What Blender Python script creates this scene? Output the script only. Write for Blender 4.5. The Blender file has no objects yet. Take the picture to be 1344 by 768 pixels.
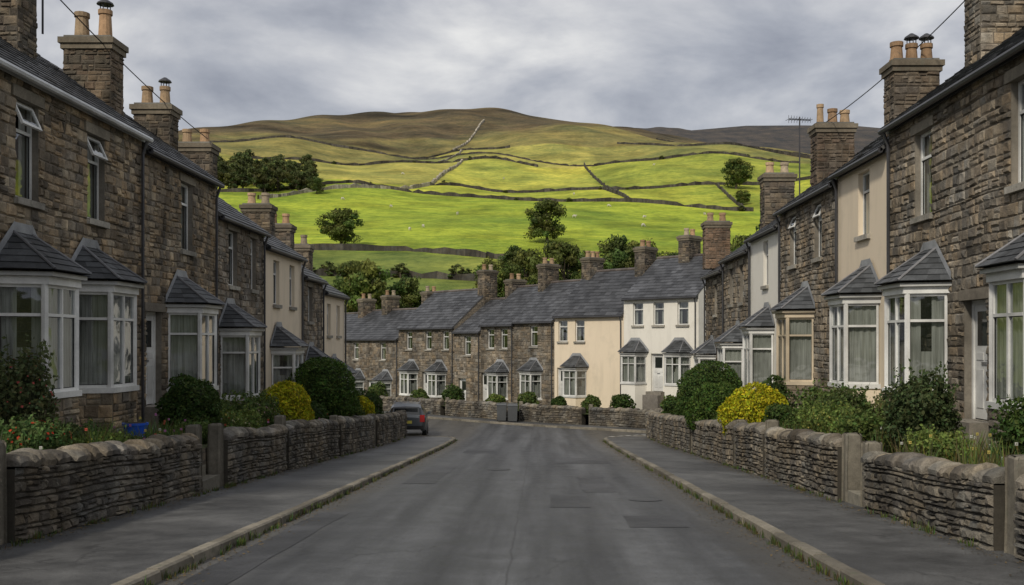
import bpy, math, random
import numpy as np
from mathutils import Vector, noise as mnoise
R = random.Random(7)
rng = np.random.default_rng(5)
U = R.uniform
scene = bpy.context.scene

# ------------------------------------------------------------------ materials
MATS = {}
def nd(nt, t, ins=None, **props):
    n = nt.nodes.new(t)
    for k, v in props.items():
        setattr(n, k, v)
    if ins:
        for k, v in ins.items():
            s = n.inputs[k]
            if isinstance(v, bpy.types.NodeSocket):
                nt.links.new(v, s)
            else:
                s.default_value = v
    return n
def c4(c): return (c[0], c[1], c[2], 1.0)
def ramp(nt, fac, stops):
    n = nt.nodes.new('ShaderNodeValToRGB')
    nt.links.new(fac, n.inputs[0])
    els = n.color_ramp.elements
    els[0].position, els[0].color = stops[0][0], c4(stops[0][1])
    els[1].position, els[1].color = stops[-1][0], c4(stops[-1][1])
    for p, c in stops[1:-1]:
        e = els.new(p); e.color = c4(c)
    return n.outputs[0]
def mixc(nt, fac, a, b, bt='MIX'):
    n = nt.nodes.new('ShaderNodeMix'); n.data_type = 'RGBA'; n.blend_type = bt
    for i, v in ((0, fac), (6, a), (7, b)):
        s = n.inputs[i]
        if isinstance(v, bpy.types.NodeSocket): nt.links.new(v, s)
        elif i == 0: s.default_value = v
        else: s.default_value = c4(v)
    return n.outputs[2]
def math_(nt, op, a, b=0.0, c=0.0):
    n = nt.nodes.new('ShaderNodeMath'); n.operation = op
    for i, v in enumerate((a, b, c)):
        if isinstance(v, bpy.types.NodeSocket): nt.links.new(v, n.inputs[i])
        else: n.inputs[i].default_value = v
    return n.outputs[0]
def newmat(name):
    m = bpy.data.materials.new(name); m.use_nodes = True
    nt = m.node_tree; b = nt.nodes['Principled BSDF']
    MATS[name] = m
    return nt, b
def pos(nt): return nt.nodes.new('ShaderNodeNewGeometry').outputs['Position']
def noi(nt, vec, scale, detail=4, rough=.55, dist=0.):
    return nd(nt, 'ShaderNodeTexNoise', {'Vector': vec, 'Scale': scale, 'Detail': detail, 'Roughness': rough, 'Distortion': dist}).outputs['Fac']
def attr(nt): return nd(nt, 'ShaderNodeAttribute', attribute_name='col').outputs['Color']
def bump(nt, b, h, strength=.5, dist=.01):
    n = nd(nt, 'ShaderNodeBump', {'Height': h, 'Strength': strength, 'Distance': dist})
    nt.links.new(n.outputs[0], b.inputs['Normal'])
def scalevec(nt, v, s):
    return nd(nt, 'ShaderNodeMapping', {'Vector': v, 'Scale': s}).outputs[0]

def mat_attr(name, rough=.9, n1=14, n2=60, lo=.62, hi=1.35, bs=.5, bd=.01, lichen=None, lf=.62, spec=.3, metallic=0., warm=False):
    nt, b = newmat(name)
    p = pos(nt)
    a = attr(nt)
    f = math_(nt, 'ADD', math_(nt, 'MULTIPLY', noi(nt, p, n1, 5, .65), .6), math_(nt, 'MULTIPLY', noi(nt, p, n2, 3), .4))
    v = ramp(nt, f, [(.3, (lo,)*3), (.7, (hi,)*3)])
    c = mixc(nt, 1., a, v, 'MULTIPLY')
    big = ramp(nt, noi(nt, p, .8, 4), [(.3, (.66,)*3), (.7, (1.24,)*3)])
    c = mixc(nt, 1., c, big, 'MULTIPLY')
    if warm:
        c = mixc(nt, 1., c, ramp(nt, noi(nt, p, 1.4, 5), [(.35, (.94, .98, 1.04)), (.65, (1.09, 1.0, .88))]), 'MULTIPLY')
        # rain streaks and soot
        st = noi(nt, scalevec(nt, p, (1.6, 1.6, .22)), 1., 5, .6)
        c = mixc(nt, 1., c, ramp(nt, st, [(.38, (.62, .62, .63)), (.56, (1.04,)*3)]), 'MULTIPLY')
    if lichen:
        lfac = ramp(nt, noi(nt, p, 5.5, 6, .7), [(lf, (0, 0, 0)), (lf+.08, (1, 1, 1))])
        c = mixc(nt, math_(nt, 'MULTIPLY', lfac, .5), c, lichen)
    nt.links.new(c, b.inputs['Base Color'])
    b.inputs['Roughness'].default_value = rough
    b.inputs['Specular IOR Level'].default_value = spec
    b.inputs['Metallic'].default_value = metallic
    bump(nt, b, f, bs, bd)
mat_attr('stone', .92, 9, 55, lo=.5, hi=1.42, lichen=(.36, .345, .28), lf=.65, bs=1., bd=.04, warm=True)
mat_attr('stone_pale', .9, 10, 60, lichen=(.14, .14, .11), lf=.56, bs=.6, bd=.012)
mat_attr('slate', .5, 8, 40, lo=.65, hi=1.35, lichen=(.14, .14, .10), lf=.66, bs=.3, bd=.006, spec=.35)
mat_attr('clay', .8, 9, 50, lichen=(.1, .09, .07), lf=.55, bs=.3)
mat_attr('paint', .45, 4, 30, lo=.84, hi=1.08, bs=.05, spec=.5)
mat_attr('lead', .6, 6, 40, lo=.7, hi=1.25, bs=.3, spec=.4)
mat_attr('mortar', .95, 10, 70, lo=.7, hi=1.3, bs=.6)
mat_attr('soil', .95, 6, 40, lo=.5, hi=1.5, bs=.9, bd=.04)
mat_attr('kerbstone', .9, 9, 80, lo=.65, hi=1.25, lichen=(.09, .10, .06), lf=.58, bs=.4)
mat_attr('bark', .9, 5, 30, bs=.6)
mat_attr('plastic', .4, 4, 30, lo=.9, hi=1.06, bs=.03, spec=.5)

def mat_render(name, base):
    nt, b = newmat(name)
    p = pos(nt)
    st = noi(nt, scalevec(nt, p, (2.2, 2.2, .35)), 1.0, 6, .6)
    c = mixc(nt, ramp(nt, st, [(.5, (0,)*3), (.9, (.6,)*3)]), base, tuple(x*.66 for x in base))
    c = mixc(nt, ramp(nt, noi(nt, p, 1.3, 6, .7), [(.52, (0,)*3), (.8, (.35,)*3)]), c, (.42, .38, .29))
    nt.links.new(c, b.inputs['Base Color']); b.inputs['Roughness'].default_value = .9
    bump(nt, b, noi(nt, p, 45, 4), .35, .008)
mat_render('cream_render', (.74, .63, .48))
mat_render('white_render', (.76, .73, .66))

def mat_stonetex(name, c1, c2, mortar, sc=1.0):
    nt, b = newmat(name)
    uv = nd(nt, 'ShaderNodeUVMap').outputs[0]
    w = nd(nt, 'ShaderNodeTexNoise', {'Vector': uv, 'Scale': 2.5, 'Detail': 2.0}).outputs['Color']
    v = nd(nt, 'ShaderNodeVectorMath', {0: w, 1: (.12, .07, 0)}, operation='MULTIPLY').outputs[0]
    v = nd(nt, 'ShaderNodeVectorMath', {0: uv, 1: v}, operation='ADD').outputs[0]
    br = nd(nt, 'ShaderNodeTexBrick', {'Vector': v, 'Color1': c4(c1), 'Color2': c4(c2), 'Mortar': c4(mortar), 'Scale': sc, 'Mortar Size': .016, 'Mortar Smooth': .3, 'Brick Width': .38, 'Row Height': .17, 'Bias': 0.}, squash=.7, squash_frequency=3, offset=.43)
    c = mixc(nt, 1., br.outputs[0], ramp(nt, noi(nt, uv, 9, 5), [(.3, (.6,)*3), (.7, (1.35,)*3)]), 'MULTIPLY')
    nt.links.new(c, b.inputs['Base Color']); b.inputs['Roughness'].default_value = .95
    h = math_(nt, 'ADD', math_(nt, 'MULTIPLY', br.outputs['Fac'], -1.), math_(nt, 'MULTIPLY', noi(nt, uv, 20, 3), .5))
    bump(nt, b, h, .7, .02)
mat_stonetex('rubble', (.25, .205, .15), (.135, .115, .09), (.16, .14, .11))

# glass
nt, b = newmat('glass')
nt.nodes.remove(b)
out = nt.nodes['Material Output']
fc_ = nd(nt, 'ShaderNodeLayerWeight', {'Blend': .5}).outputs['Facing']
fr2 = math_(nt, 'ADD', math_(nt, 'MULTIPLY', math_(nt, 'POWER', fc_, 2.6), .6), .11)
gn = nd(nt, 'ShaderNodeBump', {'Height': noi(nt, pos(nt), 1.6, 2), 'Strength': .25, 'Distance': .03}).outputs[0]
gl = nd(nt, 'ShaderNodeBsdfGlossy', {'Color': (.85, .88, .92, 1), 'Roughness': .03, 'Normal': gn}).outputs[0]
tr = nd(nt, 'ShaderNodeBsdfTransparent', {'Color': (.66, .69, .68, 1)}).outputs[0]
mx = nd(nt, 'ShaderNodeMixShader', {0: fr2, 1: tr, 2: gl})
nt.links.new(mx.outputs[0], out.inputs[0])
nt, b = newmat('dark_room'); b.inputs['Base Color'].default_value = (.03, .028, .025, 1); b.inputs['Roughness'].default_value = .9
nt, b = newmat('curtain')
uv = nd(nt, 'ShaderNodeUVMap').outputs[0]
c = ramp(nt, noi(nt, scalevec(nt, uv, (30, 1.2, 1)), 1., 3), [(.3, (.34, .335, .31)), (.7, (.66, .65, .61))])
c = mixc(nt, 1., c, ramp(nt, noi(nt, pos(nt), .9, 2), [(.35, (.6,)*3), (.65, (1.1,)*3)]), 'MULTIPLY')
nt.links.new(c, b.inputs['Base Color']); b.inputs['Roughness'].default_value = .95

# foliage
nt, b = newmat('foliage')
out = nt.nodes['Material Output']
a = attr(nt)
nt.links.new(a, b.inputs['Base Color']); b.inputs['Roughness'].default_value = .65; b.inputs['Specular IOR Level'].default_value = .2
tl = nd(nt, 'ShaderNodeBsdfTranslucent', {'Color': a}).outputs[0]
mx = nd(nt, 'ShaderNodeMixShader', {0: .3, 1: b.outputs[0], 2: tl})
nt.links.new(mx.outputs[0], out.inputs[0])

# asphalt
def mat_asphalt(name, base, road=True):
    nt, b = newmat(name)
    p = pos(nt)
    sp = noi(nt, p, 110, 2, .75)
    med = noi(nt, p, 1.7, 9, .72)
    st = noi(nt, scalevec(nt, p, (1.7, .06, 1)), 1., 5, .55) if road else noi(nt, p, .5, 3)
    c = mixc(nt, ramp(nt, st, [(.38, (0,)*3), (.62, (1,)*3)]), tuple(x*.66 for x in base), tuple(x*1.38 for x in base))
    c = mixc(nt, 1., c, ramp(nt, med, [(.34, (.62,)*3), (.66, (1.36,)*3)]), 'MULTIPLY')
    c = mixc(nt, 1., c, ramp(nt, sp, [(.3, (.35,)*3), (.7, (1.8,)*3)]), 'MULTIPLY')
    if road:
        sx = nd(nt, 'ShaderNodeSeparateXYZ', {0: p})
        e = math_(nt, 'ABSOLUTE', math_(nt, 'ADD', sx.outputs[0], .36))
        e = math_(nt, 'ADD', e, math_(nt, 'MULTIPLY', math_(nt, 'SUBTRACT', noi(nt, p, 1.2, 4), .5), .8))
        c = mixc(nt, math_(nt, 'MULTIPLY', nd(nt, 'ShaderNodeMapRange', {0: e, 1: 2.45, 2: 3.2}).outputs[0], .65), c, (.065, .056, .04))
        wv = math_(nt, 'COSINE', math_(nt, 'MULTIPLY', math_(nt, 'SUBTRACT', math_(nt, 'ABSOLUTE', math_(nt, 'ADD', sx.outputs[0], .36)), 1.55), 4.2))
        wr = math_(nt, 'ADD', math_(nt, 'MULTIPLY', wv, .15), 1.)
        c = mixc(nt, 1., c, nd(nt, 'ShaderNodeCombineColor', {0: wr, 1: wr, 2: wr}).outputs[0], 'MULTIPLY')
        jn = math_(nt, 'ABSOLUTE', math_(nt, 'ADD', math_(nt, 'ADD', sx.outputs[0], .3), math_(nt, 'MULTIPLY', math_(nt, 'SUBTRACT', noi(nt, p, .8, 5), .5), .12)))
        c = mixc(nt, math_(nt, 'MULTIPLY', nd(nt, 'ShaderNodeMapRange', {0: jn, 1: .02, 2: .006}).outputs[0], .5), c, (.028, .028, .028))
        # oil and tar stains
        oil = ramp(nt, noi(nt, scalevec(nt, p, (1.1, .45, 1)), 1.1, 5, .6), [(.62, (0,)*3), (.70, (1,)*3)])
        c = mixc(nt, math_(nt, 'MULTIPLY', oil, .35), c, (.028, .029, .031))
    vo = nd(nt, 'ShaderNodeTexVoronoi', {'Vector': nd(nt, 'ShaderNodeVectorMath', {0: p, 1: nd(nt, 'ShaderNodeVectorMath', {0: nd(nt, 'ShaderNodeTexNoise', {'Vector': p, 'Scale': 2.0, 'Detail': 4.0}).outputs['Color'], 1: (.7, .7, .7)}, operation='MULTIPLY').outputs[0]}, operation='ADD').outputs[0], 'Scale': .6}, feature='DISTANCE_TO_EDGE')
    cr = ramp(nt, vo.outputs['Distance'], [(.004, (1,)*3), (.012, (0,)*3)])
    msk = ramp(nt, noi(nt, p, .35, 2), [(.48, (0,)*3), (.58, (1,)*3)])
    c = mixc(nt, math_(nt, 'MULTIPLY', math_(nt, 'MULTIPLY', cr, msk), .55), c, (.022, .022, .022))
    nt.links.new(c, b.inputs['Base Color'])
    rg = ramp(nt, med, [(.3, (.42,)*3), (.7, (.72,)*3)])
    nt.links.new(rg, b.inputs['Roughness']); b.inputs['Specular IOR Level'].default_value = .45
    bump(nt, b, sp, .7, .006)
mat_asphalt('asphalt', (.062, .064, .067))
mat_asphalt('asphalt_patch', (.044, .045, .048), False)
mat_asphalt('pavement_asphalt', (.070, .070, .069), False)

# terrain
nt, b = newmat('grassland')
p = pos(nt); a = attr(nt)
f1 = noi(nt, p, .03, 7, .62); f2 = noi(nt, p, .45, 6, .7); f3 = noi(nt, scalevec(nt, p, (.06, .16, .1)), 1., 5, .6)
c = mixc(nt, 1., a, ramp(nt, f1, [(.35, (.62, .68, .75)), (.65, (1.28, 1.16, 1.05))]), 'MULTIPLY')
c = mixc(nt, 1., c, ramp(nt, f3, [(.35, (.78, .84, .85)), (.65, (1.15, 1.1, 1.1))]), 'MULTIPLY')
c = mixc(nt, 1., c, ramp(nt, f2, [(.32, (.6, .66, .66)), (.66, (1.22, 1.17, 1.1))]), 'MULTIPLY')
nt.links.new(c, b.inputs['Base Color']); b.inputs['Roughness'].default_value = .95; b.inputs['Specular IOR Level'].default_value = .1
bump(nt, b, f2, .8, .9)
# car
def simple(name, col, rough=.4, metal=0., coat=0., spec=.5):
    nt, b = newmat(name)
    p = pos(nt)
    c = mixc(nt, 1., col, ramp(nt, noi(nt, p, 3, 5), [(.3, (.85,)*3), (.7, (1.1,)*3)]), 'MULTIPLY')
    nt.links.new(c, b.inputs['Base Color'])
    b.inputs['Roughness'].default_value = rough; b.inputs['Metallic'].default_value = metal
    b.inputs['Coat Weight'].default_value = coat; b.inputs['Specular IOR Level'].default_value = spec
simple('car_paint', (.075, .085, .095), .35, .3, .5)
simple('car_glass', (.015, .018, .02), .08, 0, 0, .8)
simple('rubber', (.02, .02, .02), .8)
simple('alloy', (.4, .4, .42), .35, .8)
simple('tail_light', (.35, .012, .01), .2, 0, .5)
simple('wool', (.55, .52, .44), .95, spec=.1)
simple('metal_dark', (.06, .06, .065), .45, .6)

# ------------------------------------------------------------------ mesh builder
class Fr:
    def __init__(s, o, t, n):
        s.o = o; s.t = t; s.n = n
    def P(f, s, d, z):
        return (f.o[0]+f.t[0]*s+f.n[0]*d, f.o[1]+f.t[1]*s+f.n[1]*d, z)
WF = Fr((0, 0), (1, 0), (0, 1))
class MB:
    def __init__(s):
        s.v = []; s.f = []; s.m = []; s.c = []
    def face(s, pts, mat, col=(.5, .5, .5)):
        n = len(s.v); s.v.extend(pts); s.f.append(tuple(range(n, n+len(pts)))); s.m.append(mat); s.c.append(col)
    def box(s, fr, s0, s1, d0, d1, z0, z1, mat, col=(.5, .5, .5)):
        n = len(s.v)
        s.v.extend([fr.P(a, b, c) for c in (z0, z1) for a, b in ((s0, d0), (s1, d0), (s1, d1), (s0, d1))])
        for q in ((0, 3, 2, 1), (4, 5, 6, 7), (0, 1, 5, 4), (1, 2, 6, 5), (2, 3, 7, 6), (3, 0, 4, 7)):
            s.f.append(tuple(n+i for i in q)); s.m.append(mat); s.c.append(col)
    def hexa(s, P, mat, col=(.5, .5, .5)):
        n = len(s.v); s.v.extend(P)
        for q in ((0, 3, 2, 1), (4, 5, 6, 7), (0, 1, 5, 4), (1, 2, 6, 5), (2, 3, 7, 6), (3, 0, 4, 7)):
            s.f.append(tuple(n+i for i in q)); s.m.append(mat); s.c.append(col)
    def tube(s, p0, p1, r0, mat, col=(.5, .5, .5), k=8, r1=None, caps=True):
        r1 = r0 if r1 is None else r1
        p0 = Vector(p0); p1 = Vector(p1); ax = (p1-p0).normalized()
        u = ax.cross(Vector((0, 0, 1)))
        if u.length < .01: u = Vector((1, 0, 0))
        u.normalize(); w = ax.cross(u)
        n = len(s.v)
        for p, r in ((p0, r0), (p1, r1)):
            for i in range(k):
                t = 2*math.pi*i/k
                s.v.append(tuple(p+u*math.cos(t)*r+w*math.sin(t)*r))
        for i in range(k):
            j = (i+1) % k
            s.f.append((n+i, n+j, n+k+j, n+k+i)); s.m.append(mat); s.c.append(col)
        if caps:
            s.f.append(tuple(n+i for i in range(k))[::-1]); s.m.append(mat); s.c.append(col)
            s.f.append(tuple(n+k+i for i in range(k))); s.m.append(mat); s.c.append(col)
    def bulk(s, V, mat, cols):
        n = len(s.v); N = len(V)//4
        s.v.extend(map(tuple, V.tolist()))
        s.f.extend(map(tuple, (np.arange(4*N).reshape(-1, 4)+n).tolist()))
        s.m.extend([mat]*N); s.c.extend(map(tuple, cols.tolist()))
    def mesh(s, name, smooth=False):
        me = bpy.data.meshes.new(name)
        me.from_pydata(s.v, [], s.f)
        names = sorted(set(s.m)); idx = {k: i for i, k in enumerate(names)}
        for k in names: me.materials.append(MATS[k])
        F = len(me.polygons)
        me.polygons.foreach_set('material_index', np.array([idx[k] for k in s.m], dtype=np.int32))
        tot = np.empty(F, dtype=np.int32); me.polygons.foreach_get('loop_total', tot)
        nr = np.empty(F*3); me.polygons.foreach_get('normal', nr); nr = nr.reshape(-1, 3)
        lv = np.empty(len(me.loops), dtype=np.int32); me.loops.foreach_get('vertex_index', lv)
        co = np.array(s.v, dtype=float)[lv]
        t = np.stack([-nr[:, 1], nr[:, 0], np.zeros(F)], 1); l = np.linalg.norm(t, axis=1)
        t[l < .15] = (1, 0, 0); l[l < .15] = 1; t /= l[:, None]
        bb = np.cross(nr, t)
        t = np.repeat(t, tot, 0); bb = np.repeat(bb, tot, 0)
        uv = np.stack([(co*t).sum(1), (co*bb).sum(1)], 1)
        me.uv_layers.new(name='UVMap').data.foreach_set('uv', uv.ravel())
        ca = me.color_attributes.new('col', 'FLOAT_COLOR', 'CORNER')
        cc = np.ones((F, 4)); cc[:, :3] = np.array([c[:3] for c in s.c]); cc = np.repeat(cc, tot, 0)
        ca.data.foreach_set('color', cc.ravel())
        if smooth: me.polygons.foreach_set('use_smooth', np.ones(F, dtype=bool))
        me.update()
        return me
    def build(s, name, parent=None, smooth=False):
        if not s.f: return None
        o = bpy.data.objects.new(name, s.mesh(name, smooth)); scene.collection.objects.link(o)
        if parent: o.parent = parent
        return o
def empty(name):
    e = bpy.data.objects.new(name, None); scene.collection.objects.link(e); return e

# ------------------------------------------------------------------ heights
def rz(Y):
    if Y <= 36: return -.0615*Y
    if Y <= 56:
        t = Y-36; return -2.214-(.0615*t-.5*(.0495/20)*t*t)
    return -2.949-.012*(Y-56)
_py = np.arange(60, 5200, 4.)
_pz = np.interp(_py, [60, 92, 108, 130, 180, 250, 350, 480, 600, 700, 790, 870, 1000, 1300, 1700, 2000, 2300, 3000, 5200],
                [-3.2, -3.4, -.5, 6.2, 17.6, 33, 58, 97, 134, 165, 178, 172, 140, 120, 330, 446, 430, 200, 0])
_k = np.exp(-.5*(np.arange(-12, 13)*4/14.)**2); _k /= _k.sum()
_ps = np.convolve(np.pad(_pz, 12, 'edge'), _k, 'valid')
def sst(x, a, b):
    t = np.clip((x-a)/(b-a), 0, 1); return t*t*(3-2*t)
rzv = np.vectorize(rz)
def _g(X):
    xs = np.array([-900, -500, -330, -240, -170, -110, -57, 0, 83, 185, 300, 600]); gs = np.array([.45, .72, .82, .91, 1.0, 1.035, 1.0, .975, .915, .80, .66, .4])
    o = 0
    for dx, w in ((-40, .25), (0, .5), (40, .25)): o = o+w*np.interp(X+dx, xs, gs)
    return o
def hzv(X, Y):
    X = np.asarray(X, float); Y = np.asarray(Y, float)
    h = np.interp(Y, _py, _ps)
    g = 1-(1-_g(X))*sst(Y, 300, 700)
    gf = np.interp(X, [-2500, -600, 100, 500, 900, 2500], [.5, .7, .965, 1., .97, .6])
    fb = sst(Y, 1000, 1500)
    hh = h*(g*(1-fb)+gf*fb)
    am = sst(Y, 120, 500)
    hh = hh+am*(2.2*np.sin(X/31+Y/77)+1.6*np.sin(X/17.-Y/43+1)+2.5*np.sin(X/60+Y/130+2)+.7*np.sin(X/7+Y/19))
    nb = sst(Y, 78, 104)
    near = rzv(np.minimum(Y, 110))-.06
    return near*(1-nb)+hh*nb
def hz(X, Y): return float(hzv(X, Y))

BW2 = ([-170, -83, -61, -35, -2, 29, 60, 150], [285, 300, 338, 328, 315, 300, 285, 280])
BW3 = ([-170, -75, -40, -33, -2, 26, 65, 95, 150], [330, 340, 352, 362, 358, 345, 345, 355, 360])
BW6 = ([-170, -115, -80, -45, -20, 0, 24, 83, 150], [410, 415, 425, 445, 450, 435, 425, 420, 410])
BW7 = ([-220, -150, -110, -60, -38, -15, 60, 120, 200], [470, 485, 490, 478, 500, 495, 490, 480, 470])
BW1 = ([-120, -45, -23, -10, 30, 120], [190, 186, 184, 176, 160, 165])
xs = np.concatenate([np.linspace(-3500, -280, 30), np.arange(-268, 300, 3.2), np.linspace(310, 3500, 30)])
ys = np.concatenate([np.linspace(-300, -30, 8), np.arange(-20, 100, 4), np.arange(100, 900, 3.4), np.linspace(910, 5000, 110)])
GX, GY = np.meshgrid(xs, ys)
GZ = hzv(GX, GY)
V = np.stack([GX.ravel(), GY.ravel(), GZ.ravel()], 1)
nx, ny = len(xs), len(ys)
ii = (np.arange(ny-1)[:, None]*nx+np.arange(nx-1)[None]).ravel()
Fc = np.stack([ii, ii+1, ii+nx+1, ii+nx], 1)
me = bpy.data.meshes.new('hillside_terrain'); me.from_pydata(V.tolist(), [], Fc.tolist())
me.polygons.foreach_set('use_smooth', np.ones(len(me.polygons), dtype=bool))
X_, Y_ = V[:, 0], V[:, 1]
C = np.zeros((len(V), 4)); C[:, 3] = 1
b1 = np.interp(X_, *BW1); b2 = np.interp(X_, *BW2); b3 = np.interp(X_, *BW3); b6 = np.interp(X_, *BW6); b7 = np.interp(X_, *BW7)
GR = np.array
def setc(mask, c): C[mask, :3] = c
setc(Y_ < b1, GR((.20, .25, .06)))
setc(Y_ < 80, GR((.09, .11, .04)))
setc((Y_ >= b1) & (Y_ < b2), GR((.31, .40, .05)))  # hill field greens also carry a sunlit brightness painted into the base colour
m = (Y_ >= b2) & (Y_ < b3); setc(m, GR((.38, .43, .065)))
m = (Y_ >= b3) & (Y_ < b6); setc(m, GR((.44, .46, .09)))
setc(m & (X_ < -36), GR((.38, .37, .10))); setc(m & (X_ > 23), GR((.31, .36, .065)))
m = (Y_ >= b6) & (Y_ < b7); setc(m, GR((.36, .35, .10))); setc(m & (X_ > 24), GR((.27, .27, .085)))
setc(m & (X_ < -60), GR((.26, .24, .085)))
up = Y_ >= b7
n1 = np.array([mnoise.fractal(Vector((x/90, y/60, 0)), 1., 2., 6) if 300 < y < 1000 else 0 for x, y in zip(X_, Y_)])
lim = np.interp(X_, [-300, -100, -60, 0, 40, 100, 200, 300], [480, 480, 495, 545, 585, 580, 550, 540])
t = np.clip((Y_-lim)/55+n1*1.5, 0, 1)[:, None]
moor = GR((.13, .105, .064))*(1-.65*np.clip(n1*2.2, 0, 1)[:, None])+GR((.05, .042, .01))*np.clip(-n1*2, 0, 1)[:, None]
oliv = GR((.25, .225, .085))
C[up, :3] = (oliv*(1-t)+moor*t)[up]
setc(Y_ > 1000, GR((.085, .08, .08)))
n2 = np.array([mnoise.fractal(Vector((x/12, y/18, 3)), 1., 2., 4) if 110 < y < 620 else 0 for x, y in zip(X_, Y_)])
C[:, :3] *= (1-.28*np.clip(n2*2, -.35, 1))[:, None]
ca = me.color_attributes.new('col', 'FLOAT_COLOR', 'POINT'); ca.data.foreach_set('color', C.ravel())
me.materials.append(MATS['grassland'])
scene.collection.objects.link(bpy.data.objects.new('hillside_terrain', me))

# ------------------------------------------------------------------ stone helpers
def sc_(L, k, w=(1, 1, 1)): return [tuple(v*k*q for v, q in zip(c, w)) for c in L]
PB = sc_([(.27, .22, .16), (.22, .18, .13), (.18, .153, .118), (.29, .25, .19), (.20, .18, .148), (.13, .112, .09), (.25, .205, .15), (.17, .152, .128), (.10, .088, .073)], 1.36, (1.04, 1, .93))
PG = sc_([(.20, .178, .147), (.16, .143, .122), (.13, .12, .105), (.235, .212, .178), (.10, .091, .078), (.175, .150, .12), (.20, .188, .167), (.21, .178, .138)], 1.36, (1.03, 1, .95))
PD = sc_([(.12, .10, .08), (.09, .08, .065), (.15, .125, .095), (.07, .062, .052), (.18, .15, .11)], 1.2)
PW = sc_([(.175, .157, .13), (.14, .126, .104), (.12, .109, .094), (.205, .187, .155), (.10, .091, .078), (.165, .155, .133), (.185, .163, .128)], 1.1)
def tint(c, lo=.8, hi=1.25):
    k = U(lo, hi); return (c[0]*k, c[1]*k, c[2]*k)
def onestone(mb, fr, a, b, z0, z1, col, dep, zf, g=.007, mat='stone'):
    ins = min(.026, (z1-z0)*.2); d = dep*U(.3, 1.15)
    jm = min(.016, (z1-z0)*.12); J = lambda: U(-jm, jm)
    pts = []
    for (s, z) in ((a+g, z0+g), (b-g, z0+g), (b-g, z1-g), (a+g, z1-g)):
        pts.append(fr.P(s+J()*.5, .002, z+J()*.3+(zf(s) if zf else 0)))
    i2 = ins*U(.7, 1.5)
    for (s, z) in ((a+g+i2, z0+g+ins), (b-g-i2, z0+g+ins), (b-g-i2, z1-g-ins), (a+g+i2, z1-g-ins)):
        s += J()*2
        pts.append(fr.P(s, d+J()*.7, z+J()+(zf(s) if zf else 0)))
    n = len(mb.v); mb.v.extend(pts)
    for q in ((4, 5, 6, 7), (0, 1, 5, 4), (1, 2, 6, 5), (2, 3, 7, 6), (3, 0, 4, 7)):
        mb.f.append(tuple(n+i for i in q)); mb.m.append(mat); mb.c.append(col)
def stones(mb, fr, s0, s1, z0, z1, holes=(), pal=PB, ch=.16, ll=(.13, .38), dep=.035, zf=None, var=.5, sp=.3):
    bps = {z0, z1}
    for h in holes:
        for z in (h[2], h[3]):
            if z0+.03 < z < z1-.03: bps.add(z)
    bps = sorted(bps)
    for a, b in zip(bps[:-1], bps[1:]):
        n = max(1, round((b-a)/ch)); w = [U(1-var, 1+var) for _ in range(n)]; k = (b-a)/sum(w); z = a
        for wi in w:
            za, zb = z, z+wi*k; z = zb; zm = (za+zb)/2
            spans = [(s0, s1)]
            for h in holes:
                if h[2] < zm < h[3]:
                    ns = []
                    for p, q in spans:
                        if h[1] <= p or h[0] >= q: ns.append((p, q)); continue
                        if h[0] > p: ns.append((p, h[0]))
                        if h[1] < q: ns.append((h[1], q))
                    spans = ns
            for p, q in spans:
                x = p
                while x < q-1e-3:
                    L = U(*ll)*(.7+.5*R.random())
                    if q-x-L < .1: L = q-x
                    col = tint(R.choice(pal), .85, 1.18)
                    if zb-za > ch*.9 and R.random() < sp:
                        zc = za+(zb-za)*U(.35, .65)
                        onestone(mb, fr, x, x+L, za, zc, col, dep, zf)
                        if L > ll[0]*2 and R.random() < .6:
                            xm = x+L*U(.35, .65); onestone(mb, fr, x, xm, zc, zb, tint(R.choice(pal)), dep, zf); onestone(mb, fr, xm, x+L, zc, zb, tint(R.choice(pal)), dep, zf)
                        else: onestone(mb, fr, x, x+L, zc, zb, tint(R.choice(pal)), dep, zf)
                    else: onestone(mb, fr, x, x+L, za, zb, col, dep, zf)
                    x += L
def holepanel(mb, fr, s0, s1, z0, z1, holes, mat, col=(.5, .5, .5), d=0.):
    S = sorted({s0, s1, *[x for h in holes for x in h[:2]]}); Z = sorted({z0, z1, *[x for h in holes for x in h[2:4]]})
    for a, b in zip(S[:-1], S[1:]):
        for c, e in zip(Z[:-1], Z[1:]):
            sm, zm = (a+b)/2, (c+e)/2
            if any(h[0] < sm < h[1] and h[2] < zm < h[3] for h in holes): continue
            mb.face([fr.P(a, d, c), fr.P(b, d, c), fr.P(b, d, e), fr.P(a, d, e)], mat, col)

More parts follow.
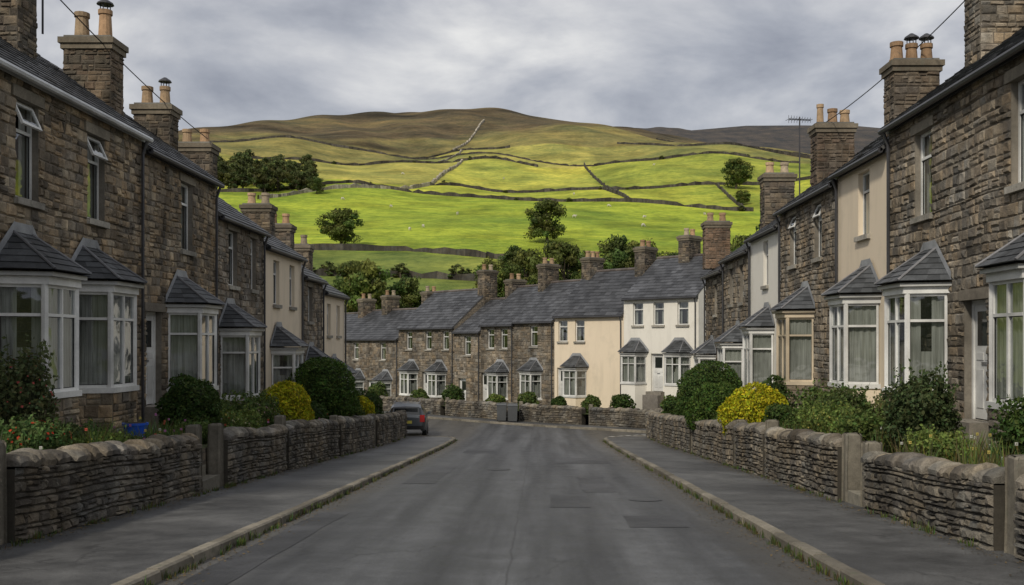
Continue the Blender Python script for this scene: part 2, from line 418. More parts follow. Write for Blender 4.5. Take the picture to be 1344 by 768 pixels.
WHITE = (.72, .72, .70)
def curtain(mb, fr, s0, s1, d, z0, z1):
    n = max(4, int((s1-s0)/.045)); prev = None
    for i in range(n+1):
        s = s0+(s1-s0)*i/n; dd = d+.018*math.sin(i*1.9)+U(-.006, .006)
        if prev: mb.face([fr.P(prev[0], prev[1], z0), fr.P(s, dd, z0), fr.P(s, dd, z1), fr.P(prev[0], prev[1], z1)], 'curtain')
        prev = (s, dd)
def sash(mb, fr, s0, s1, z0, z1, d, fw=.055, tr=.70, col=WHITE, mull=False, opentop=False, glass=True):
    D = (d-.03, d+.03)
    mb.box(fr, s0, s0+fw, *D, z0, z1, 'paint', col); mb.box(fr, s1-fw, s1, *D, z0, z1, 'paint', col)
    mb.box(fr, s0+fw, s1-fw, *D, z0, z0+fw, 'paint', col); mb.box(fr, s0+fw, s1-fw, *D, z1-fw, z1, 'paint', col)
    zt = z0+(z1-z0)*tr
    mb.box(fr, s0+fw, s1-fw, d-.026, d+.034, zt-fw/2, zt+fw/2, 'paint', col)
    if mull:
        sm = (s0+s1)/2; mb.box(fr, sm-.025, sm+.025, d-.024, d+.036, z0+fw, zt-fw/2, 'paint', col)
        mb.box(fr, sm-.025, sm+.025, d-.024, d+.036, zt+fw/2, z1-fw, 'paint', col)
    zg1 = zt-fw/2
    mb.face([fr.P(s0+fw, d, z0+fw), fr.P(s1-fw, d, z0+fw), fr.P(s1-fw, d, zg1), fr.P(s0+fw, d, zg1)], 'glass')
    g_ = .012
    for (u0, u1, v0, v1) in ((s0+fw, s0+fw+g_, z0+fw, zg1), (s1-fw-g_, s1-fw, z0+fw, zg1), (s0+fw+g_, s1-fw-g_, z0+fw, z0+fw+g_), (s0+fw+g_, s1-fw-g_, zg1-g_, zg1)):
        mb.box(fr, u0, u1, d-.005, d+.012, v0, v1, 'rubber')
    a, b_, c, e = s0+fw, s1-fw, zt+fw/2, z1-fw
    if opentop:
        H = e-c; ang = math.radians(24)
        def Q(s, k, off=0): return fr.P(s, d+.04+math.sin(ang)*H*k+off*math.cos(ang), e-math.cos(ang)*H*k+off*math.sin(ang))
        t = .05
        for (p, q, k0, k1) in ((a, a+t, 0, 1), (b_-t, b_, 0, 1), (a+t, b_-t, 0, .12), (a+t, b_-t, .88, 1)):
            mb.hexa([Q(p, k0, 0), Q(q, k0, 0), Q(q, k1, 0), Q(p, k1, 0), Q(p, k0, .04), Q(q, k0, .04), Q(q, k1, .04), Q(p, k1, .04)], 'paint', col)
        mb.face([Q(a+t, .12, .02), Q(b_-t, .12, .02), Q(b_-t, .88, .02), Q(a+t, .88, .02)], 'glass')
    else:
        mb.face([fr.P(a, d, c), fr.P(b_, d, c), fr.P(b_, d, e), fr.P(a, d, e)], 'glass')
def window(W, Wl, fr, h, kind, opentop=False, rmat='stone_pale', pal=(.32, .30, .26)):
    s0, s1, z0, z1 = h; rec = .14
    rm, rc = ('mortar', (.2, .18, .15)) if kind == 'stone' else (kind+'_render', WHITE)
    for a, b_ in (((s0, z0), (s0, z1)), ((s1, z0), (s1, z1)), ((s0, z1), (s1, z1)), ((s0, z0), (s1, z0))):
        Wl.face([fr.P(a[0], 0, a[1]), fr.P(b_[0], 0, b_[1]), fr.P(b_[0], -.3, b_[1]), fr.P(a[0], -.3, a[1])], rm, rc)
    sash(W, fr, s0+.002, s1-.002, z0+.002, z1-.002, -rec, mull=(s1-s0 > 1.05), opentop=opentop)
    w = s1-s0
    curtain(W, fr, s0+.03, s0+w*U(.22, .4), -rec-.1, z0, z1)
    curtain(W, fr, s1-w*U(.22, .4), s1-.03, -rec-.1, z0, z1)
    if R.random() < .5: W.box(fr, s0+.04, s1-.04, -rec-.2, -rec-.19, z1-(z1-z0)*U(.15, .45), z1, 'curtain')
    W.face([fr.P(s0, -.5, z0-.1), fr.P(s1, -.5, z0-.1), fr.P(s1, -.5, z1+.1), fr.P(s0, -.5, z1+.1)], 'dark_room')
    sc = tint(pal, .8, 1.3)
    Wl.box(fr, s0-.07, s1+.07, -rec+.035, .085, z0-.11, z0+.001, 'stone_pale', sc)
    if kind == 'stone':
        Wl.box(fr, s0-.14, s1+.14, -.02, .046, z1+.001, z1+.19, 'stone_pale', tint((.21, .185, .145), .8, 1.2))
def sub(fr, a, b):
    pa = fr.P(a[0], a[1], 0); pb = fr.P(b[0], b[1], 0)
    t = Vector((pb[0]-pa[0], pb[1]-pa[1])); L = t.length; t /= L
    cen = Vector(fr.P((a[0]+b[0])/2, -5, 0)[:2]); n = Vector((t.y, -t.x))
    if n.dot(Vector(pa[:2])-cen) < 0: n = -n
    return Fr((pa[0], pa[1]), (t.x, t.y), (n.x, n.y)), L
def bay(fr, s0, s1, zg, zs, zt, kind, pal, parent, frame=WHITE, det=1.):
    W = MB(); c = .26; D = .72; m = (s0+s1)/2
    frame = tint(frame, .9, 1.03)
    pts = [(s0, 0), (s0+c, D), (s1-c, D), (s1, 0)]
    poly = lambda z, ex=0.: [fr.P(s0-ex, -.02, z), fr.P(s0+c-ex*.6, D+ex, z), fr.P(s1-c+ex*.6, D+ex, z), fr.P(s1+ex, -.02, z)]
    for i in range(3):
        f2, L = sub(fr, pts[i], pts[i+1])
        if kind == 'stone':
            W.face([f2.P(0, -.01, zg), f2.P(L, -.01, zg), f2.P(L, -.01, zs), f2.P(0, -.01, zs)], 'mortar', (.2, .18, .14))
            stones(W, f2, 0, L, zg, zs-.06, pal=pal, dep=.03, ch=.17*det)
        else:
            W.face([f2.P(0, 0, zg), f2.P(L, 0, zg), f2.P(L, 0, zs), f2.P(0, 0, zs)], kind+'_render')
        sash(W, f2, .03, L-.03, zs+.03, zt-.1, -.05, fw=.05, tr=.72, col=frame, mull=(L > .9))
        if R.random() < .6: curtain(W, f2, .05, L-.05, -.13, zs, zt)
        else:
            curtain(W, f2, .05, L*U(.3, .42), -.12, zs, zt); curtain(W, f2, L*U(.58, .7), L-.05, -.12, zs, zt)
            W.box(f2, .06, L-.06, -.2, -.195, zs, zs+(zt-zs)*U(.35, .55), 'curtain')
    for p in pts[1:3]:
        q = fr.P(p[0], p[1]-.045, 0); W.tube((q[0], q[1], zs), (q[0], q[1], zt-.05), .055, 'paint', frame, 6)
    for (za, zb, ex, mt, cl) in ((zs-.07, zs+.03, .05, 'paint', frame), (zt-.1, zt+.03, .04, 'paint', frame), (zt+.031, zt+.1, .12, 'paint', tuple(x*.62 for x in frame))):
        lo, hi = poly(za, ex), poly(zb, ex); n = len(W.v); W.v.extend(lo+hi)
        for q in ((0, 3, 2, 1), (4, 5, 6, 7), (0, 1, 5, 4), (1, 2, 6, 5), (2, 3, 7, 6)):
            W.f.append(tuple(n+i for i in q)); W.m.append(mt); W.c.append(cl)
    e = poly(zt+.101, .17); e2 = poly(zt+.13, .17); zr = zt+.80
    A = fr.P(m-.28, .0, zr); B = fr.P(m+.28, .0, zr)
    def slope(p, q, r, s_, rows=6):
        p, q, r, s_ = map(Vector, (p, q, r, s_))
        nrm = (q-p).cross(s_-p).normalized()
        if nrm.z < 0: nrm = -nrm
        for i in range(rows):
            k0, k1 = i/rows, (i+1)/rows
            a0, b0 = p.lerp(s_, k0), q.lerp(r, k0); a1, b1_ = p.lerp(s_, k1), q.lerp(r, k1)
            L = (b0-a0).length; n = max(1, int(L/.22)); off = .5 if i % 2 else 0
            cu = [0]+[min(1, max(0, (j+off+U(-.05, .05))/n)) for j in range(0 if off else 1, n)]+[1]
            for u, v in zip(cu[:-1], cu[1:]):
                if v-u < 1e-4: continue
                cc = tint((.062, .066, .071), .6, 1.5)
                l = nrm*U(.014, .022)
                P = [a0.lerp(b0, u)+l, a0.lerp(b0, v)+l, a1.lerp(b1_, v)+nrm*.003, a1.lerp(b1_, u)+nrm*.003]
                W.face([tuple(x) for x in P], 'slate', cc)
                W.face([tuple(a0.lerp(b0, u)), tuple(a0.lerp(b0, v)), tuple(P[1]), tuple(P[0])], 'slate', cc)
    slope(e2[1], e2[2], B, A); slope(e2[0], e2[1], A, A); slope(e2[2], e2[3], B, B)
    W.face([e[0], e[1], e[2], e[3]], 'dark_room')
    LD = (.30, .31, .325)
    for p, q in ((e2[1], A), (e2[2], B), (A, B)):
        W.tube(Vector(p)+Vector((0, 0, .02)), Vector(q)+Vector((0, 0, .02)), .026, 'lead', tint((.17, .17, .18)), 6)
    for p, q in ((e2[0], A), (e2[3], B)):
        p = Vector(p); q = Vector(q); nn = Vector((fr.n[0], fr.n[1], 0))*.06
        W.face([tuple(p+nn), tuple(q+nn), tuple(q+nn+Vector((0, 0, .16))), tuple(p+nn+Vector((0, 0, .16)))], 'lead', LD)
    W.face([fr.P(m-.34, .055, zr-.02), fr.P(m+.34, .055, zr-.02), fr.P(m+.3, .055, zr+.14), fr.P(m-.3, .055, zr+.14)], 'lead', LD)
    W.build('bay_window', parent)

def slates(mb, P0, P1, P2, P3, mat='slate', row=.24, wd=.3, pal=(.058, .060, .066)):
    p, q, r, s_ = map(Vector, (P0, P1, P2, P3)); H = (s_-p).length; rows = max(2, int(H/row)); W = (q-p).length
    nrm = (q-p).cross(s_-p).normalized()
    if nrm.z < 0: nrm = -nrm
    for i in range(rows):
        k0, k1 = i/rows, (i+1)/rows; a0, b0, a1, b1_ = p.lerp(s_, k0), q.lerp(r, k0), p.lerp(s_, k1), q.lerp(r, k1)
        n = max(2, int(W/wd)); off = .5 if i % 2 else 0
        cu = [0]+[(j+off+U(-.06, .06))/n for j in range(0 if off else 1, n)]+[1]
        for u, v in zip(cu[:-1], cu[1:]):
            cc = tint(pal, .6, 1.45); l = nrm*U(.016, .028); l2 = nrm*U(.016, .028)
            A_, B_ = a0.lerp(b0, u), a0.lerp(b0, v)
            P = [A_+l, B_+l2, a1.lerp(b1_, v)+nrm*.003, a1.lerp(b1_, u)+nrm*.003]
            mb.face([tuple(x) for x in P], mat, cc); mb.face([tuple(A_), tuple(B_), tuple(P[1]), tuple(P[0])], mat, cc)

def pot(mb, x, y, z, h=.5, r=.13, col=(.36, .26, .16), cowl=False):
    mb.tube((x, y, z-.05), (x, y, z+.06), r*1.25, 'clay', col, 12, r*1.2)
    mb.tube((x, y, z+.06), (x, y, z+h-.1), r*1.08, 'clay', col, 12, r*.9)
    mb.tube((x, y, z+h-.1), (x, y, z+h), r*1.1, 'clay', tint(col), 12, r*1.1)
    mb.tube((x, y, z+h+.001), (x, y, z+h+.002), r*.8, 'dark_room', (0, 0, 0), 12)
    if cowl:
        for k in range(4):
            a = k*math.pi/2; mb.tube((x+math.cos(a)*r*.8, y+math.sin(a)*r*.8, z+h), (x+math.cos(a)*r*.8, y+math.sin(a)*r*.8, z+h+.13), .012, 'metal_dark')
        mb.tube((x, y, z+h+.13), (x, y, z+h+.17), r*1.35, 'metal_dark', (.1,)*3, 12, r*1.2); mb.tube((x, y, z+h+.17), (x, y, z+h+.25), r*1.2, 'metal_dark', (.1,)*3, 12, r*.3)
def chimney(fr, s, d, zb, zt, pots, parent, w=.72, l=1.25, pal=PD, det=1.):
    C_ = MB(); a, b_, c, e = s-w/2, s+w/2, d-l/2, d+l/2
    C_.box(fr, a, b_, c, e, zb, zt, 'mortar', (.14, .12, .095))
    for p, q in (((a, e), (b_, e)), ((a, c), (b_, c)), ((a, c), (a, e)), ((b_, c), (b_, e))):
        pa = Vector(fr.P(*p, 0)[:2]); pb = Vector(fr.P(*q, 0)[:2]); t = (pb-pa); L = t.length; t /= L
        n = Vector((t.y, -t.x)); ctr = Vector(fr.P(s, d, 0)[:2])
        if n.dot(pa-ctr) < 0: n = -n
        stones(C_, Fr(tuple(pa), tuple(t), tuple(n)), 0, L, zb, zt-.02, pal=pal, ch=.14*det, ll=(.14, .32), dep=.028)
    cc = tint((.16, .135, .10))
    C_.box(fr, a-.05, b_+.05, c-.05, e+.05, zt-.18, zt-.06, 'stone_pale', cc)
    C_.box(fr, a-.09, b_+.09, c-.09, e+.09, zt-.06, zt+.07, 'stone_pale', tint(cc))
    C_.box(fr, a, b_, c, e, zt+.07, zt+.13, 'mortar', (.18, .17, .15))
    n = len(pots)
    for i, pt in enumerate(pots):
        dd = c+l*(i+.5)/n; x, y, _ = fr.P(s, dd, 0)
        pot(C_, x, y, zt+.12, pt[0], pt[1] if len(pt) > 1 else .14, tint(pt[3] if len(pt) > 3 else R.choice([(.40, .28, .17), (.33, .21, .12), (.38, .31, .22)])), cowl=(len(pt) > 2 and pt[2]))
    C_.build('chimney', parent)

def house(name, o, t, n, w, zg, ze, rise, kind='stone', pal=PB, wins=(), bays=(), doors=(), chims=(), det=1., gut=(.05, .05, .055), opens=(), bayframe=WHITE, slatepal=(.058, .060, .066), hd=3.2, door_col=(.66, .66, .64)):
    e = empty(name); fr = Fr(o, t, n)
    Wl, Rf, Wn, Dr = MB(), MB(), MB(), MB()
    slatepal = tint(slatepal, .85, 1.15)
    a, b_ = .003, w-.003
    holes = list(wins)+list(doors)
    mt = 'mortar' if kind == 'stone' else kind+'_render'
    holepanel(Wl, fr, a, b_, zg, ze, holes, mt, (.19, .165, .13))
    lint = [(h[0]-.14, h[1]+.14, h[3], h[3]+.19) for h in holes] if kind == 'stone' else []
    if kind == 'stone':
        ph = U(0, 6)
        stones(Wl, fr, a, b_, zg, ze-.02, holes=holes+lint, pal=pal, ch=.165*det, ll=(.15*det, .36*det), var=.35, sp=.2, zf=lambda s: .02*math.sin(s*1.3+ph)+.008*math.sin(s*4.1+ph))
    gm = 'rubble' if kind == 'stone' else kind+'_render'
    for s in (a, b_):
        Wl.face([fr.P(s, 0, zg), fr.P(s, 0, ze), fr.P(s, -hd, ze+rise), fr.P(s, -2*hd, ze), fr.P(s, -2*hd, zg)], gm)
    Wl.face([fr.P(a, -2*hd, zg), fr.P(b_, -2*hd, zg), fr.P(b_, -2*hd, ze), fr.P(a, -2*hd, ze)], gm)
    for i, h in enumerate(wins): window(Wn, Wl, fr, h, kind, opentop=(i in opens))
    m = rise/hd; ov = .2; up = .06
    slates(Rf, fr.P(a, ov, ze+up-m*ov), fr.P(b_, ov, ze+up-m*ov), fr.P(b_, -hd, ze+up+rise), fr.P(a, -hd, ze+up+rise), row=.24*det, wd=.3*det, pal=slatepal)
    slates(Rf, fr.P(a, -2*hd-ov, ze+up-m*ov), fr.P(b_, -2*hd-ov, ze+up-m*ov), fr.P(b_, -hd, ze+up+rise), fr.P(a, -hd, ze+up+rise), row=.48, wd=.6, pal=slatepal)
    for s in (a, b_):
        Rf.face([fr.P(s, ov, ze+up-m*ov), fr.P(s, -hd, ze+up+rise), fr.P(s, -hd, ze+up+rise-.16), fr.P(s, ov, ze+up-m*ov-.1)], 'slate', (.1, .1, .1))
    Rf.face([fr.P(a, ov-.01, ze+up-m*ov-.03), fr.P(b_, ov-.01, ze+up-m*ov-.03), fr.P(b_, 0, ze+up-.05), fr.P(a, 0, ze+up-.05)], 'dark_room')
    x = a
    while x < b_-.05:
        L = min(.45, b_-x); p = fr.P(x+.004, -hd, ze+up+rise+.0); q = fr.P(x+L-.004, -hd, ze+up+rise+.0)
        Rf.tube(p, q, .1+U(-.005, .005), 'slate', tint((.12, .10, .09), .7, 1.2), 8); x += L
    Rf.box(fr, a, b_, .045, .075, ze-.2, ze-.03, 'paint', gut if sum(gut) > 1 else (.08, .08, .08))
    zgt = ze+up-m*ov-.05
    Rf.tube(fr.P(a, ov+.0, zgt-.02), fr.P(b_, ov+.0, zgt-.02), .062, 'paint', gut, 8)
    ps = b_-.16
    Rf.tube(fr.P(ps, ov, zgt-.03), fr.P(ps, .09, zgt-.35), .036, 'paint', (.05, .05, .055), 6); Rf.tube(fr.P(ps, .09, zgt-.35), fr.P(ps, .09, zg), .036, 'paint', (.05, .05, .055), 6)
    for h in doors:
        s0, s1, z0, z1 = h
        for p, q in (((s0, z0), (s0, z1)), ((s1, z0), (s1, z1)), ((s0, z1), (s1, z1))):
            Wl.face([fr.P(p[0], 0, p[1]), fr.P(q[0], 0, q[1]), fr.P(q[0], -.3, q[1]), fr.P(p[0], -.3, p[1])], mt, (.2, .18, .15))
        for bx in ((s0+.002, s0+.07, z0, z1-.002), (s1-.07, s1-.002, z0, z1-.002), (s0+.07, s1-.07, z1-.07, z1-.002)):
            Dr.box(fr, bx[0], bx[1], -.2, -.13, bx[2], bx[3], 'paint', WHITE)
        Dr.box(fr, s0+.07, s1-.07, -.2, -.16, z0+.02, z1-.07, 'paint', door_col)
        mm = (s0+s1)/2
        for za, zb in ((.1, .42), (.5, .56)):
            for u, v in ((s0+.14, mm-.04), (mm+.04, s1-.14)):
                Dr.box(fr, u, v, -.161, -.148, z0+(z1-z0)*za, z0+(z1-z0)*zb, 'paint', tint(door_col, .9, .95))
        Dr.box(fr, s0+.18, s1-.18, -.161, -.155, z0+(z1-z0)*.62, z1-.2, 'car_glass')
        Dr.box(fr, mm-.1, mm+.1, -.158, -.145, z0+(z1-z0)*.46, z0+(z1-z0)*.485, 'alloy')
        Dr.box(fr, s0-.1, s1+.1, -.2, .35, zg, z0, 'stone_pale', (.22, .2, .17))
        Dr.box(fr, s0-.1, s1+.1, .351, .65, zg, z0-.18, 'stone_pale', (.2, .18, .16))
        if kind == 'stone': Wl.box(fr, s0-.14, s1+.14, -.02, .046, z1+.001, z1+.19, 'stone_pale', (.2, .175, .14))
    for c in bays: bay(fr, c[0], c[1], zg, c[2], c[3], c[4] if len(c) > 4 else kind, pal, e, frame=bayframe, det=det)
    for c in chims: chimney(fr, c[0], c[1], c[2], c[3], c[4], e, pal=c[5] if len(c) > 5 else PD, w=c[6] if len(c) > 6 else .72, l=c[7] if len(c) > 7 else 1.2, det=det)
    Wl.build('walls', e); Rf.build('roof', e); Wn.build('windows', e); Dr.build('door', e)
    return e

LX, RX = -8.6, 7.6
def row_(side, name, y0, y1, ze, rise, kind, pal, wins=(), bays=(), doors=(), chims=(), **k):
    zg = rz(y1)+.55; X0 = LX if side < 0 else RX
    house(name, (X0, y0), (0, 1), (-side, 0), y1-y0, zg, ze, rise, kind, pal,
          [(a-y0, b-y0, c, d) for a, b, c, d in wins], [(a-y0, a-y0+1.6, c, d) for a, c, d in bays],
          [(a-y0, a-y0+.9, c, c+2.1) for a, c in doors],
          [(yy-y0, (xx-LX) if side < 0 else (RX-xx), zb, zt, pts)+tuple(rest) for (yy, xx, zb, zt, pts, *rest) in chims], **k)
def left(*a, **k): row_(-1, *a, **k)
def right(*a, **k): row_(1, *a, **k)

LG = (.55, .56, .57)
left('stone_house', 10.5, 21.5, 6.25, 2.35, 'stone', PB,
     wins=[(11.6, 12.5, 4.1, 5.72), (16.3, 17.05, 4.1, 5.75), (18.9, 19.65, 4.08, 5.72)], opens=(1, 2),
     bays=[(12.0, .88, 2.72), (15.65, .86, 2.74), (18.1, .84, 2.74)], doors=[(10.9, .35)],
     chims=[(19.2, -10.45, 6.6, 9.1, [(.55,), (.5,)], PD, .72, 1.1), (22.3, -10.0, 6.4, 8.4, [(.6, .15, False, (.44, .32, .2)), (.66, .14, True)], sc_([(.16, .125, .09), (.13, .10, .075), (.19, .15, .11), (.10, .085, .065)], 1.2), .66, 1.05)], gut=LG)
left('stone_house', 21.5, 26.4, 6.02, 2.3, 'stone', PB,
     wins=[(23.85, 24.65, 3.95, 5.6)], bays=[(22.95, .62, 2.5)], doors=[(21.72, .3)],
     chims=[(26.6, -10.25, 6.2, 7.95, [(.5,), (.5, .13, True)], PD, .62, .95)])
left('stone_house', 26.4, 31.0, 5.2, 2.3, 'stone', PG,
     wins=[(27.5, 28.3, 3.3, 4.85), (29.6, 30.2, 3.3, 4.85)], bays=[(26.75, .2, 2.0)], doors=[(29.4, -.2)],
     chims=[(31.0, -10.7, 5.5, 7.8, [(.45,), (.45,)], PD, .7, 1.1)])
left('rendered_house', 31.0, 36.0, 4.82, 2.2, 'cream', PG,
     wins=[(32.2, 32.95, 2.95, 4.4), (34.3, 35.0, 2.95, 4.4)], bays=[(31.9, -.3, 1.45)], doors=[(34.2, -.75)],
     chims=[(36.0, -10.15, 5., 6.6, [(.42,), (.42,)], PD, .66, 1.0)])
left('stone_house', 36.0, 39.5, 4.2, 2.1, 'stone', PG, wins=[(37.0, 37.7, 2.5, 3.8)], bays=[(36.6, -.9, .8)],
     chims=[(39.5, -10.3, 4.6, 6.3, [(.42,), (.42,)], PD, .66, 1.0)], det=1.2)
left('rendered_house', 39.5, 44.0, 3.8, 2.0, 'cream', PG, wins=[(40.4, 41.1, 2.0, 3.3), (42.3, 43., 2.0, 3.3)], bays=[(40.8, -1.4, .3)], doors=[(42.7, -2.0)],
     chims=[(43.6, -10.6, 4., 5.9, [(.42,), (.42,)])], det=1.2)
right('stone_house', 10.2, 21.4, 6.4, 2.35, 'stone', PG,
      wins=[(11.5, 12.4, 4.25, 5.9), (15.0, 15.9, 4.2, 5.88), (19.1, 19.95, 4.2, 5.88)],
      bays=[(13.75, .78, 2.72), (18.3, .78, 2.72)], doors=[(16.75, .35)],
      chims=[(20.0, 9.35, 6.6, 9.3, [(.5,), (.5,)], PG, .72, 1.15), (23.2, 8.75, 6.2, 8.15, [(.42, .13, True), (.42, .13, True), (.46, .14)], sc_([(.16, .13, .10), (.12, .10, .08), (.19, .16, .125)], 1.2), .66, 1.05)])
right('rendered_house', 21.4, 25.1, 6.02, 2.3, 'cream', PG, wins=[(22.7, 23.5, 4.2, 5.7)], bays=[(22.0, .75, 2.68)])
right('stone_house', 25.1, 31.0, 5.85, 2.3, 'stone', PG, wins=[(26.5, 27.2, 4.0, 5.5), (29.1, 29.85, 4.0, 5.5)], opens=(0, 1), bays=[(27.2, .6, 2.5)], doors=[(29.5, -.1)],
      chims=[(29.6, 8.8, 6.2, 8.1, [(.42,), (.46,), (.6, .1)], sc_([(.17, .13, .10), (.13, .105, .08), (.2, .16, .12)], 1.15), .66, 1.1), ], bayframe=(.62, .52, .38))
right('rendered_house', 31.0, 35.4, 5.45, 2.2, 'white', PG, wins=[(32.7, 33.4, 3.6, 5.1)], bays=[(31.9, .2, 2.1)],
      chims=[(35.4, 8.55, 5.6, 7.6, [(.42,), (.42,)], PD, .68, 1.05)])
right('stone_house', 35.4, 40.4, 5.1, 2.2, 'stone', PG, wins=[(36.6, 37.2, 3.2, 4.6), (38.6, 39.2, 3.2, 4.6)], bays=[(36.6, -.3, 1.6)], doors=[(39., -1.)], det=1.15)
right('stone_house', 40.4, 44.8, 4.75, 2.1, 'stone', PD, wins=[(42.0, 42.6, 2.9, 4.2)], bays=[(42.2, -.8, 1.1)],
      chims=[(44.4, 8.0, 5., 7.0, [(.4,), (.4,)], sc_([(.2, .14, .10), (.15, .11, .08)], 1.05), .7, 1.1)], det=1.15)

def brow(name, pl, pr, ze, rise, kind, pal, wins=(), bays=(), doors=(), chims=(), **k):
    t = Vector((pr[0]-pl[0], pr[1]-pl[1])); L = t.length; t /= L; n = (t.y, -t.x)
    zg = ze-6.4
    house(name, pl, tuple(t), n, L, zg, ze, rise, kind, pal,
          [(L*f-.36, L*f+.36, ze-1.62, ze-.35) for f in wins], [(L*f-.75, L*f+.75, ze-4.85, ze-3.25) for f in bays],
          [(L*f-.42, L*f+.42, ze-5.3, ze-3.2) for f in doors],
          [(L*f, -3.2, ze+1, ze+rise+c, p) for f, c, p in chims], det=1.25, **k)
PP = [(.42,), (.42,)]
PGd = sc_(PG, .82)
brow('rendered_house', (4.9, 56.5), (8.6, 53.0), 4.30, 2.35, 'white', PG, wins=(.2, .48, .8), bays=(.17, .76), doors=(.46,), chims=[(.45, 1.1, PP)])
brow('rendered_house', (1.0, 60.0), (4.9, 56.5), 3.40, 2.7, 'cream', PG, wins=(.13, .38,), bays=(.34,), doors=(.12,), chims=[(.85, 1.2, PP)])
brow('stone_house', (-1.5, 62.9), (1.0, 60.0), 3.1, 2.5, 'stone', PGd, wins=(.5,), bays=(.5,), chims=[(1.0, 1.3, [(.42,)]*3)])
brow('stone_house', (-3.76, 65.5), (-1.5, 62.9), 2.95, 2.5, 'stone', PGd, wins=(.3, .7), bays=(.6,), doors=(.1,), chims=[(.9, 1.3, PP)])
brow('stone_house', (-5.7, 67.7), (-3.76, 65.5), 2.5, 2.2, 'stone', PG, wins=(.5,), doors=(.3,), chims=[(.9, 1.2, PP)])
brow('stone_house', (-10.2, 72.6), (-5.7, 67.7), 2.85, 2.6, 'stone', PGd, wins=(.2, .55, .85), bays=(.25, .75), doors=(.5,), chims=[(.95, 1.25, PP)])
brow('stone_house', (-15.8, 78.7), (-10.2, 72.6), 2.05, 2.2, 'stone', PGd, wins=(.3, .75), bays=(.35, .8), doors=(.55,), chims=[(.95, 1.2, PP), (.3, 1.1, PP)])
brow('stone_house', (-22.5, 86), (-15.8, 78.7), 1.9, 2.2, 'stone', PG, wins=(.3, .75), bays=(.35, .8), chims=[(.9, 1.1, PP)])

# ------------------------------------------------------------------ road, pavements, kerbs
def kl(Y): return -3.61 if Y < 43.5 else -5.6+math.sqrt(max(0, 4-(Y-43.5)**2))
def kr(Y): return 2.89 if Y < 43.5 else 4.9-math.sqrt(max(0, 4-(Y-43.5)**2))
ysr = [y for y in range(-12, 44)]+[43.5, 44, 44.5, 44.8, 45.1, 45.3, 45.45, 45.5]
rd = MB()
def rq(a0, b0, y0, a1, b1_, y1): rd.face([(a0, y0, rz(y0)), (b0, y0, rz(y0)), (b1_, y1, rz(y1)), (a1, y1, rz(y1))], 'asphalt')
for y0, y1 in zip(ysr[:-1], ysr[1:]): rq(kl(y0), kr(y0), y0, kl(y1), kr(y1), y1)
rb = (45.5, 46.5, 47.5, 48.5, 49.2)
for y0, y1 in zip(rb[:-1], rb[1:]): rq(-13, 15, y0, -13, 15, y1)
KY = [49.2, 49.6, 53.1, 56.7, 61.9, 66.2, 72.6, 82]; KX = [5.9, 5.4, 1.7, -2.2, -7, -11, -17.4, -26.5]
yy = list(np.arange(49.2, 82, 1.))
for y0, y1 in zip(yy[:-1], yy[1:]):
    x0, x1 = float(np.interp(y0, KY, KX)), float(np.interp(y1, KY, KX))
    rq(min(-13, x0-10), x0, y0, min(-13, x1-10), x1, y1)
rd.build('road')
pt = MB()
def patch(x0, x1, y0, y1, mat='asphalt_patch', h=.005, skew=0.):
    k = max(1, int((y1-y0)/.6)); L = [x0+U(-.04, .04) for _ in range(k+1)]; Q = [x1+U(-.04, .04) for _ in range(k+1)]
    for i in range(k):
        a = y0+(y1-y0)*i/k; b_ = y0+(y1-y0)*(i+1)/k
        pt.face([(L[i], a, rz(a)+h), (Q[i], a, rz(a)+h), (Q[i+1], b_, rz(b_)+h), (L[i+1], b_, rz(b_)+h)], mat, (.6, .6, .58))
for p in ((1.25, 2.05, 13.6, 15.0), (.9, 1.5, 19, 23), (-2.9, -2.2, 21, 27), (.5, 2.1, 28, 31), (-2.6, -1.5, 34, 37), (.2, .9, 16.2, 18.5), (-3.4, -2.95, 9, 15.5)): patch(*p)
pt.build('road_repair_patch')
pt = MB()
for cx, cy in ((1.9, 17.5), (-1.0, 25.5)):
    k = 20
    pt.face([(cx+.3*math.cos(2*math.pi*i/k), cy+.3*math.sin(2*math.pi*i/k), rz(cy+.3*math.sin(2*math.pi*i/k))+.009) for i in range(k)], 'metal_dark')
pt.build('manhole_cover')
pt = MB()
for i in range(7):
    x = 3.6+i*.42; y = 46.1+i*.42; z = rz(y)+.005
    for o in (0, .32):
        pt.face([(x-o, y+o, z), (x+.12-o, y-.12+o, z), (x+.38-o, y+.14+o, z), (x+.26-o, y+.26+o, z)], 'paint', (.42, .42, .4))
pt.build('give_way_marking')

pv = MB()
WLX, WRX = -6.0, 4.95
for y0, y1 in zip(ysr[:-1], ysr[1:]):
    for a0, b0, a1, b1_ in ((WLX-.2 if y0 < 45.4 else -9, kl(y0)-.13, WLX-.2 if y1 < 45.4 else -9, kl(y1)-.13), (kr(y0)+.13, WRX+.2, kr(y1)+.13, WRX+.2)):
        if b0-a0 < .01 or b1_ < a1: continue
        pv.face([(a0, y0, rz(y0)+.105), (b0, y0, rz(y0)+.105), (b1_, y1, rz(y1)+.105), (a1, y1, rz(y1)+.105)], 'pavement_asphalt')
GW = [(15, 50.8), (6.5, 50.8), (2.8, 54.3), (-1.1, 57.8), (-5.9, 63.1), (-9.9, 67.4), (-16.3, 73.8), (-25, 83)]
GK = [(15, 49.2), (5.9, 49.2), (1.7, 53.1), (-2.2, 56.7), (-7, 61.9), (-11, 66.2), (-17.4, 72.6), (-26.5, 82)]
for i in range(len(GW)-1):
    q = [GW[i], GW[i+1], GK[i+1], GK[i]]
    pv.face([(x, y, rz(y)+.105) for x, y in q], 'pavement_asphalt')
pv.build('pavement')
kb = MB()
